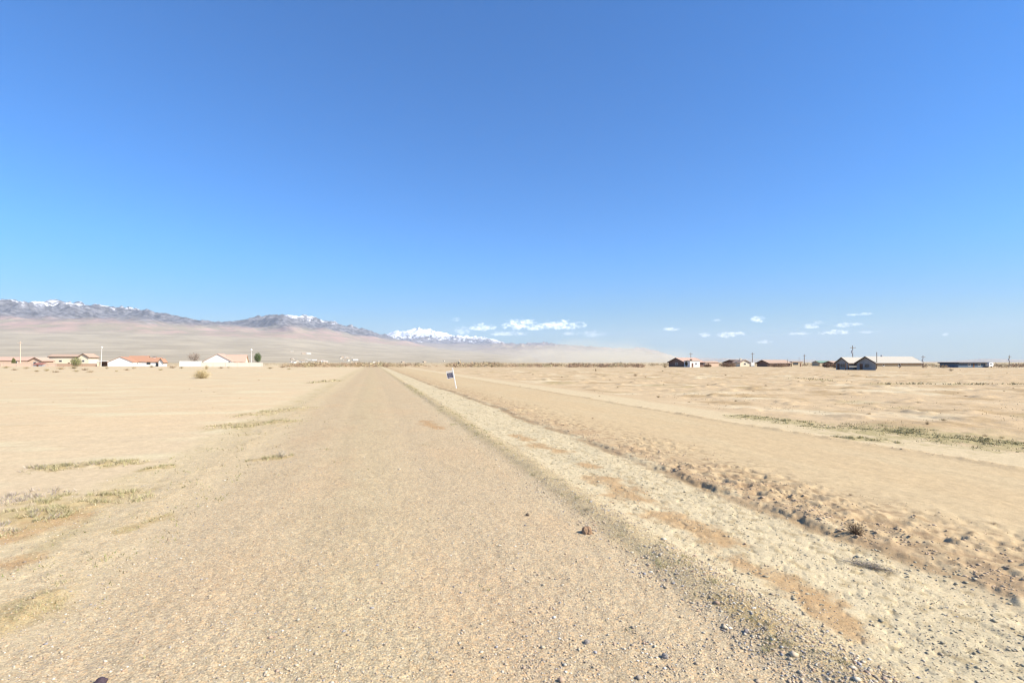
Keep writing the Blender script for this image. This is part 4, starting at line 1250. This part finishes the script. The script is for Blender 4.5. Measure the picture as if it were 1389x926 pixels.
lm = N.new('ShaderNodeMapRange'); lm.interpolation_type = 'SMOOTHSTEP'; lm.inputs['From Min'].default_value = -.03; lm.inputs['From Max'].default_value = .22
L_.new(tint.outputs['Color'], mix.inputs['Color1'])
L_.new(EL, lm.inputs['Value']); L_.new(lm.outputs['Result'], lowt.inputs['Fac']); L_.new(lowt.outputs['Color'], tint.inputs['Color2'])
cc = N.new('ShaderNodeMixRGB'); cc.inputs['Color1'].default_value = (15, 14.8, 14.8, 1); cc.inputs['Color2'].default_value = (9.2, 9.9, 11.0, 1)
L_.new(shadef, cc.inputs['Fac']); L_.new(cc.outputs['Color'], mix.inputs['Color2'])
L_.new(mix.outputs['Color'], bg.inputs['Color'])

# haze: one closed box of even air
def closed_box(name, x0, x1, y0, y1, z0, z1):
    return MB().box(x0, x1, y0, y1, z0, z1).build(name, None)
hz = closed_box('haze', -40000, 40000, -40000, 40000, -21.5, 2400)
hm = bpy.data.materials.new('haze_air'); hm.use_nodes = True
hn = hm.node_tree; hn.nodes.remove(hn.nodes['Principled BSDF'])
pv = hn.nodes.new('ShaderNodeVolumePrincipled'); pv.inputs['Color'].default_value = (.62, .72, .86, 1)
pv.inputs['Density'].default_value = 2.4e-5; pv.inputs['Density Attribute'].default_value = ''; hm.cycles.homogeneous_volume = True; pv.inputs['Anisotropy'].default_value = .0
hn.links.new(pv.outputs[0], hn.nodes['Material Output'].inputs['Volume'])
hz.data.materials.append(hm)
tag(hz, 'thin pale desert haze over the plain', 'haze', kind='stuff')

# blowing dust beyond the brush
def dust():
    d = 1500.; x, y = at(815, d)
    m = MB(); m.ball((0, 0, 0), 1.0, 32, 16)
    o = m.build('dust_cloud', None)
    o.location = (x, y, 0); o.rotation_euler = (0, 0, -TH-R(9)); o.scale = (340, 140, 85)
    dm = bpy.data.materials.new('blown_dust'); dm.use_nodes = True
    n = dm.node_tree; n.nodes.remove(n.nodes['Principled BSDF'])
    pv = n.nodes.new('ShaderNodeVolumePrincipled'); pv.inputs['Color'].default_value = (1.0, .95, .80, 1); pv.inputs['Anisotropy'].default_value = -.35
    pv.inputs['Density Attribute'].default_value = ''
    tc = n.nodes.new('ShaderNodeTexCoord')
    ln = n.nodes.new('ShaderNodeVectorMath'); ln.operation = 'LENGTH'; n.links.new(tc.outputs['Object'], ln.inputs[0])
    nz = n.nodes.new('ShaderNodeTexNoise'); nz.inputs['Scale'].default_value = 2.6; nz.inputs['Detail'].default_value = 5
    n.links.new(tc.outputs['Object'], nz.inputs['Vector'])
    def MM(op, a, b):
        k = n.nodes.new('ShaderNodeMath'); k.operation = op
        for i, s in enumerate((a, b)):
            if isinstance(s, (int, float)): k.inputs[i].default_value = s
            else: n.links.new(s, k.inputs[i])
        return k.outputs[0]
    v = MM('ADD', MM('SUBTRACT', 1.0, ln.outputs['Value']), MM('MULTIPLY', MM('SUBTRACT', nz.outputs['Fac'], .55), 1.6))
    v = MM('MULTIPLY', MM('MAXIMUM', v, 0.0), MM('MINIMUM', MM('MAXIMUM', MM('MULTIPLY', MM('SUBTRACT', 1.0, ln.outputs['Value']), 4.0), 0.0), 1.0))
    n.links.new(MM('MULTIPLY', v, .0095), pv.inputs['Density'])
    n.links.new(pv.outputs[0], n.nodes['Material Output'].inputs['Volume'])
    o.data.materials.append(dm)
    tag(o, 'beige cloud of blown dust drifting low before the far hills', 'dust cloud', kind='stuff')
dust()

# ------------------------------------------------------------------ render settings
S.render.engine = 'CYCLES'
S.cycles.use_denoising = True
S.cycles.max_bounces = 6; S.cycles.diffuse_bounces = 3; S.cycles.volume_bounces = 1
S.cycles.transparent_max_bounces = 8
S.cycles.sample_clamp_indirect = 8
S.cycles.filter_width = 1.3; S.cycles.volume_step_rate = 3
S.view_settings.view_transform = 'Standard'; S.view_settings.look = 'None'
S.view_settings.exposure = 1.02; S.view_settings.gamma = 1; S.view_settings.use_curve_mapping = False
